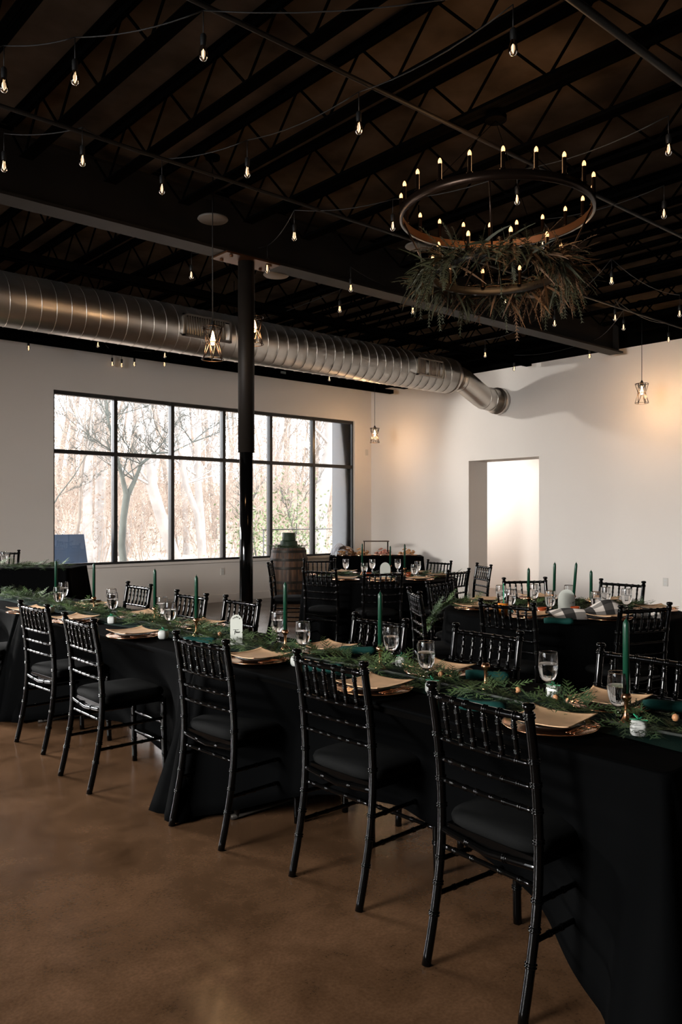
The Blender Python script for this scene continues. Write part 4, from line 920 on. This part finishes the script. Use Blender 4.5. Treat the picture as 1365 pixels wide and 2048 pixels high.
# ------------------------------------------------------------------ head table on its riser at the left
hp = atd(133, 8.7, 0); hq = atd(-40, 8.7, 0); ax = (hp - hq).normalized(); ang = math.atan2(ax.y, ax.x); Lh = 1.6; dirb = Vector((-ax.y, ax.x, 0))
hc = hp - ax * (Lh / 2) + dirb * .36
RZ = .14
r = MB().box((0, 0, RZ / 2), (2.4, 1.9, RZ)).build('stage_riser', M['black']); r.location = (hc.x - ax.x * .3 + dirb.x * .35, hc.y - ax.y * .3 + dirb.y * .35, 0); r.rotation_euler = (0, 0, ang); tag(r, 'low black riser under the head table', 'riser')
r = empty('head_table', (hc.x, hc.y, RZ), ang); tag(r, 'head table at the far left, hidden under its black cloth', 'table')
MB().box((0, 0, .735), (Lh - .03, .66, .03)).build('tabletop', M['black'], r)
for sx in (-1, 1):
    for sy in (-1, 1): MB().tube([(sx * .65, sy * .26, .72), (sx * .65, sy * .26, 0)], .014, 8).build('leg', M['iron'], r)
o = rect_cloth('tablecloth', -Lh / 2, Lh / 2, -.34, .34, 'black tablecloth on the head table at the far left', hem_mid=.02, flare=.07, rz=ang, origin=(hc.x, hc.y, RZ), seed=9)
fr = [hc + ax * t - dirb * .3 for t in (-.8, -.6, -.4, -.2, 0, .2, .4, .6, .76)]
garland('cedar_garland', [(q.x, q.y, RZ + ZC + .01) for q in fr], 'cedar garland along the front edge of the head table', dens=170, seed=12, w_=.12)
p = atd(7, 8.95, RZ + ZC); gk.put(p, 0, 'water goblet at the left edge on the head table', 'glass')
p = atd(-12, 9.5, RZ); q = ck.put((p.x, p.y, RZ), ang - PI / 2, 'black chiavari chair behind the head table, one post at the left edge', 'chair')

# ------------------------------------------------------------------ barrel, cake, dessert table
p = atd(578, 14.0, 0); r = empty('wine_barrel', p); tag(r, 'brown oak barrel standing under the window', 'barrel')
def bprof(z): return .285 + .055 * (1 - ((z - .46) / .46) ** 2)
m_ = MB(); n = 96; zs = [i * .92 / 16 for i in range(17)]; V = []
for z in zs:
    for k in range(n):
        a = 2 * PI * k / n; q = bprof(z) - (.006 if k % 4 == 0 else 0); V.append((q * math.cos(a), q * math.sin(a), z))
m_.add(V, [(i * n + k, i * n + (k + 1) % n, (i + 1) * n + (k + 1) % n, (i + 1) * n + k) for i in range(16) for k in range(n)]); m_.build('staves', M['barrel'], r)
MB().lathe([(.001, .90), (.275, .90)], 48).build('head', M['barrel'], r)
for z in (.03, .2, .34, .58, .72, .86):
    MB().lathe([(bprof(z) + .004, z - .02), (bprof(z) + .006, z), (bprof(z + .0) + .004, z + .025)], 64).build('hoop', M['iron'], r)
r = empty('green_cake', (p.x, p.y, .905)); tag(r, 'two-tier dark green cake on top of the barrel', 'cake')
MB().lathe([(.001, 0), (.15, 0), (.152, .01), (.15, .125), (.14, .135), (.001, .135)], 40).build('bottom_tier', M['icing'], r)
MB().lathe([(.001, .135), (.112, .135), (.114, .15), (.112, .265), (.104, .275), (.001, .275)], 40).build('top_tier', M['icing'], r)
garland('cedar_ring', [(p.x + .24 * math.cos(a * PI / 8), p.y + .24 * math.sin(a * PI / 8), .92) for a in range(17)], 'ring of cedar round the cake on the barrel', dens=120, seed=14, w_=.12, Lr=(.07, .13))
A, B = atd(660, 14.2), atd(848, 14.2); ax2 = (B - A).normalized(); dr2 = Vector((-ax2.y, ax2.x, 0)); a2 = math.atan2(ax2.y, ax2.x); L2 = (B - A).length; c2 = (A + B) / 2 + dr2 * .32
r = empty('dessert_table', (c2.x, c2.y, 0), a2); tag(r, 'dessert table in the corner right of the window', 'table')
MB().box((0, 0, .735), (L2 - .05, .58, .03)).build('tabletop', M['black'], r)
for sx in (-1, 1):
    for sy in (-1, 1): MB().tube([(sx * .7, sy * .22, .72), (sx * .7, sy * .22, 0)], .014, 8).build('leg', M['iron'], r)
rect_cloth('tablecloth', -L2 / 2, L2 / 2, -.3, .3, 'black sequinned cloth on the dessert table', hem_mid=.01, flare=.02, rz=a2, origin=(c2.x, c2.y, 0), seed=21)
def pastry_tray(m1, wrap):
    r = empty('pastry_tray'); MB().lathe([(.001, 0), (.17, 0), (.185, .02), (.001, .015)], 32).build('tray', M['copper'], r)
    rnd = random.Random(3 if wrap else 4); m_ = MB()
    for i in range(46):
        a = rnd.uniform(0, 2 * PI); q = .14 * math.sqrt(rnd.random()); z = .02 + (.11 * (1 - (q / .16) ** 2)) * rnd.random()
        m_.lathe([(.001, 0), (.022, .003), (.026, .012), (.016, .022), (.001, .025)], 8, (q * math.cos(a), q * math.sin(a), z))
    o = m_.build('pastries', m1, r); o['kind'] = 'stuff'
    if wrap: MB().lathe([(.19, .0), (.185, .06), (.15, .12), (.08, .165), (.001, .18)], 24).build('plastic_dome', M['clear'], r)
    return r
for (t, m1, wp, lab) in ((.16, 'cookie', True, 'wrapped tray of golden pastries at the left of the dessert table'), (.34, 'cookie', False, 'open tray of golden pastries left of the stand'), (.58, 'cookie2', False, 'tray of pink pastries under the wire stand'), (.84, 'cookie', False, 'tray of golden pastries at the right of the dessert table')):
    q = A + ax2 * (L2 * t) + dr2 * (.25 if t < .5 else .3); o = pastry_tray(M[m1], wp); o.location = (q.x, q.y, .76); tag(o, lab, 'pastry tray')
q = A + ax2 * (L2 * .1) + dr2 * .3; m_ = MB(); rnd = random.Random(2); n = 18
V = [(.17 * (i / n - .5) * 2 * (1 - .2 * rnd.random()), .12 * (j / n - .5) * 2, .01 + .22 * max(0, math.cos((i / n - .5) * 2.6)) * max(0, math.cos((j / n - .5) * 2.9)) + rnd.uniform(-.012, .012)) for i in range(n + 1) for j in range(n + 1)]
m_.add(V, [(i * (n + 1) + j, (i + 1) * (n + 1) + j, (i + 1) * (n + 1) + j + 1, i * (n + 1) + j + 1) for i in range(n) for j in range(n)], False)
o = m_.build('tissue_bundle', M['wrap']); o.location = (q.x, q.y, .757); o.rotation_euler = (0, 0, a2); tag(o, 'bluish white tissue bundle at the left end of the dessert table', 'wrapping')
q = A + ax2 * (L2 * .50) + dr2 * .3; r = empty('wire_stand', (q.x, q.y, .76), a2); tag(r, 'dark wire stand with a wooden top on the dessert table', 'stand')
for sx in (-1, 1):
    for sy in (-1, 1): MB().tube([(sx * .21, sy * .1, 0), (sx * .21, sy * .1, .25)], .007, 6).build('leg', M['bronze'], r)
MB().box((0, 0, .258), (.46, .24, .016)).build('shelf', M['barrel'], r)
# ------------------------------------------------------------------ small wall fittings
def outlet(loc, axis, lab, w_=.075, h=.12, nm='wall_outlet'):
    r = empty(nm, loc, 0 if axis == 'y' else -PI / 2); MB().box((0, -.004, 0), (w_, .008, h)).build('cover_plate', M['plastic'], r, bevel=.002)
    if nm == 'wall_outlet':
        for z in (-.025, .025): MB().box((0, -.009, z), (.034, .004, .028)).build('socket_face', M['whitemetal'], r)
    tag(r, lab, 'outlet' if nm == 'wall_outlet' else 'thermostat')
k = _ray(445, 1143) * (YF / _ray(445, 1143).y); outlet((k.x, YF, CH + k.z), 'y', 'white outlet on the wall under the window, left of the column')
k = _ray(1332, 1164) * (XR / _ray(1332, 1164).x); outlet((XR, k.y, CH + k.z), 'x', 'white outlet on the right wall above the round table')
k = _ray(734, 905) * (YF / _ray(734, 905).y); outlet((min(k.x, XR - .05), YF, CH + k.z), 'y', 'small white sensor on the wall by the room corner', .07, .12, 'wall_sensor')
# ------------------------------------------------------------------ outdoors
n = 60; V = []; rnd = random.Random(4)
def gz(x, y): return -.35 + max(0, (y - 17)) * .085 + .35 * math.sin(x * .21 + 1) * min(1, max(0, y - 14) / 12) + .2 * math.sin(y * .33 + x * .1)*min(1, max(0, y - 14) / 12)
for i in range(n + 1):
    for j in range(n + 1):
        x = -20 + 95 * i / n; y = 11.95 + 75 * j / n; V.append((x, y, gz(x, y)))
m_ = MB(); m_.add(V, [(i * (n + 1) + j, (i + 1) * (n + 1) + j, (i + 1) * (n + 1) + j + 1, i * (n + 1) + j + 1) for i in range(n) for j in range(n)])
o = m_.build('forest_ground', M['litter']); o['kind'] = 'structure'; o['label'] = 'leaf-covered woodland slope outside the window'
b = MB().bbox((WX1 - .03, WY + .06, -.3), (WX1 + .5, WY + .55, 4.3)).build('block_wing_wall', M['block']); b['kind'] = 'structure'; b['label'] = 'grey block return wall outside the right window pane'
r = empty('outdoor_railing', (11.2, 14.0, 0)); tag(r, 'thin dark railing outside the rightmost window panes', 'railing')
MB().tube([(-1.1, 0, 1.18), (1.6, 0, 1.18)], .014, 6).build('top_rail', M['frame'], r)
for x in (-1.05, 1.5): MB().tube([(x, 0, -.3), (x, 0, 1.18)], .014, 6).build('post', M['frame'], r)
r = empty('navy_board', (5.05, 12.75, 0)); tag(r, 'dark navy board standing outside the lower left window pane', 'board')
m_ = MB(); m_.add([(-.75, 0, -.3), (.66, 0, -.3), (.66 + .03, .0, .3), (.57, .0, 1.17), (-.75, 0, 1.17)], [(0, 1, 2, 3, 4)], False); o = m_.build('panel', M['blue'], r); s_ = o.modifiers.new('t', 'SOLIDIFY'); s_.thickness = .04
def branchy(mb, p, dv, L, r0, depth, rnd, spread=.6, up=.1, seg=5, wob=.12, first=1):
    p = Vector(p); dv = Vector(dv).normalized(); pts = [p.copy()]; dirs = [dv.copy()]
    for i in range(seg):
        dv = (dv + Vector((rnd.gauss(0, wob), rnd.gauss(0, wob), rnd.gauss(0, wob * .5) + up * .3))).normalized(); p = p + dv * (L / seg); pts.append(p.copy()); dirs.append(dv.copy())
    R_ = [max(.004, r0 * (1 - .7 * i / seg)) for i in range(seg + 1)]; mb.tube(pts, R_, 8 if depth > 2 else (5 if depth > 1 else 3), caps=False)
    if depth <= 0: return
    for i in range(first, seg + 1):
        for k in range(1 if depth > 2 else 2):
            a = rnd.uniform(0, 2 * PI); side = Vector((math.cos(a), math.sin(a) * .7, rnd.uniform(-.1, .6)))
            branchy(mb, pts[i], dirs[i] * (1 - spread * .5) + side * spread, L * rnd.uniform(.26, .42), R_[i] * .36, depth - 1, rnd, spread, up, 4, wob * 1.6)
def leafcloud(mb, c, R, cnt, rnd, s=.06):
    for i in range(cnt):
        p = Vector(c) + Vector((rnd.gauss(0, R[0]), rnd.gauss(0, R[1]), rnd.gauss(0, R[2]))); a = Vector((rnd.uniform(-1, 1), rnd.uniform(-1, 1), rnd.uniform(-1, 1))).normalized() * s * rnd.uniform(.5, 1.4)
        b_ = a.cross(Vector((rnd.uniform(-1, 1), rnd.uniform(-1, 1), rnd.uniform(-1, 1)))).normalized() * s * .5; mb.add([p - a, p + b_, p + a, p - b_], [(0, 1, 2, 3)], False)
def tree(px, y, H, r0, m1, lab, lean=(0, 0), seed=0, depth=3, leaves=0, spread=.6, wob=.05, lm='dleaf', grp=None, first=3):
    rnd = random.Random(seed); k = _ray(px, HY); x = k.x * y / k.y; z0 = gz(x, y) - .1; r = empty('bare_tree' if not leaves or lm == 'dleaf' else 'leafy_shrub', (x, y, z0))
    mb = MB(); branchy(mb, (0, 0, 0), (lean[0], lean[1], 1), H, r0, depth, rnd, spread, .1, 9, wob, first); mb.build('trunk', M[m1], r)
    if leaves:
        lf = MB(); leafcloud(lf, (lean[0] * H * .6, 0, H * .62), (H * .2, H * .2, H * .22), leaves, rnd, .05 if y < 25 else .08); lf.build('leaves', M[lm], r)
    return tag(r, lab, 'tree', grp)
def forked():
    y = 15.5; k = _ray(243, HY); x = k.x * y / k.y; r = empty('bare_tree', (x, y, gz(x, y) - .1)); mb = MB(); rnd = random.Random(5)
    mb.tube([(.1, 0, 0), (.08, 0, .7), (.0, 0, 1.3), (.05, 0, 1.9), (.12, 0, 2.35)], [.085, .08, .075, .07, .075], 9, caps=False)
    for (P, rr) in (([(.12, 0, 2.3), (.02, 0, 2.7), (-.12, 0, 3.2), (-.3, 0, 3.9), (-.35, 0, 4.8)], [.06, .045, .035, .025, .01]), ([(.12, 0, 2.3), (.3, 0, 2.65), (.45, 0, 3.0), (.8, .1, 3.25), (1.3, .2, 3.3), (1.8, .2, 3.55)], [.06, .045, .035, .028, .02, .008])):
        mb.tube(P, rr, 7, caps=False)
        for q in range(1, len(P)):
            for _ in range(3): branchy(mb, P[q], (rnd.uniform(-1, 1), rnd.uniform(-.5, .5), rnd.uniform(.1, 1)), rnd.uniform(.5, 1.3), .014, 2, rnd, .6, .1, 4, .12)
    mb.build('trunk', M['bark2'], r); tag(r, 'dark forked tree seen through the second window pane', 'tree')
forked()
def bent(px, y, P, rr, m1, lab, seed):
    k = _ray(px, HY); x = k.x * y / k.y; r = empty('bare_tree', (x, y, gz(x, y) - .1)); mb = MB(); rnd = random.Random(seed); mb.tube(P, rr, 10, caps=False)
    for q in range(len(P) // 2, len(P)):
        for _ in range(3): branchy(mb, P[q], (rnd.uniform(-1, 1), rnd.uniform(-.5, .5), rnd.uniform(.2, 1)), rnd.uniform(1, 2.6), rr[q] * .3, 3, rnd, .6, .1, 4, .12)
    mb.build('trunk', M[m1], r); tag(r, lab, 'tree')
bent(640, 17.5, [(-.15, 0, 0), (-.1, 0, 1), (0, 0, 2), (.2, 0, 3), (.42, 0, 3.9), (.45, 0, 5), (.2, 0, 6), (.15, 0, 7.5)], [.26, .24, .22, .21, .2, .18, .14, .08], 'bark3', 'thick white curving trunk in the rightmost window pane', 5)
bent(300, 18.5, [(.9, 0, 0), (.65, 0, .8), (.35, 0, 1.6), (.05, 0, 2.5), (.05, 0, 3.4), (-.1, 0, 4.6), (-.1, 0, 6.5)], [.17, .16, .15, .14, .12, .1, .05], 'bark3', 'pale leaning trunk right of the dark forked tree', 3)
bent(388, 18.5, [(.25, 0, 0), (.2, 0, 1), (.1, 0, 1.8), (-.25, 0, 2.6), (-.4, 0, 3.6), (-.6, 0, 4.4), (-.7, 0, 6.4)], [.09, .085, .08, .075, .07, .06, .03], 'bark3', 'slim white bent trunk in the third window pane', 24)
bent(400, 19.5, [(.1, 0, 0), (.05, 0, 1.4), (-.08, 0, 2.8), (-.05, 0, 4.4), (-.2, 0, 7)], [.12, .11, .1, .08, .04], 'bark3', 'second white trunk in the third window pane, right of the bent one', 25)
tree(178, 20, 10, .15, 'bark3', 'pale straight trunk in the first window pane', (0, 0), 8, 4)
tree(202, 22, 10, .19, 'bark3', 'pale trunk close beside the straight one in the first window pane', (.02, 0), 9, 3)
tree(118, 17, 5.5, .06, 'bark2', 'slim grey tree at the left side of the first window pane', (-.05, 0), 10, 4, wob=.09)
tree(138, 17.4, 5.5, .05, 'bark', 'second slim tree leaning right in the first window pane', (.08, 0), 41, 4, wob=.09)
tree(246, 24, 12, .22, 'bark', 'grey trunk behind the first mullion', (0, 0), 12, 4)
tree(520, 16.2, 2.3, .025, 'bark2', 'green leafy shrub right of the column outside', (0, 0), 13, 3, leaves=700, lm='gleaf')
tree(590, 16.8, 2.7, .025, 'bark2', 'green leafy shrub behind the barrel outside', (0, 0), 14, 3, leaves=800, lm='gleaf')
rnd = random.Random(31)
for i in range(54):
    px = 90 + 630 * ((i * .618) % 1); y = rnd.uniform(23, 54); 
    tree(px, y, rnd.uniform(8, 13), rnd.uniform(.06, .15), rnd.choice(('bark', 'bark3', 'bark', 'bark')), 'pale bare tree in the blurred woodland beyond the window', (rnd.gauss(0, .06), 0), 100 + i, 3, leaves=0 if i % 3 else 200, grp='woodland trees beyond the window')
lf = MB(); rnd = random.Random(77)
for i in range(260):
    px = rnd.uniform(70, 740); y = rnd.uniform(20, 50); k = _ray(px, HY); x = k.x * y / k.y; leafcloud(lf, (x, y, gz(x, y) + rnd.uniform(.0, 1.6) + (rnd.random() ** 3) * 5), (1.0, .8, .9), 100, rnd, .045)
    for _ in range(3): branchy(lf, (x + rnd.uniform(-1, 1), y, gz(x, y)), (rnd.uniform(-.5, .5), 0, 1), rnd.uniform(1, 5), .012, 2, rnd, .7, .0, 4, .15)
o = lf.build('undergrowth', M['dleaf']); tag(o, 'dry tan undergrowth and twigs among the trees outside', 'undergrowth', kind='stuff')
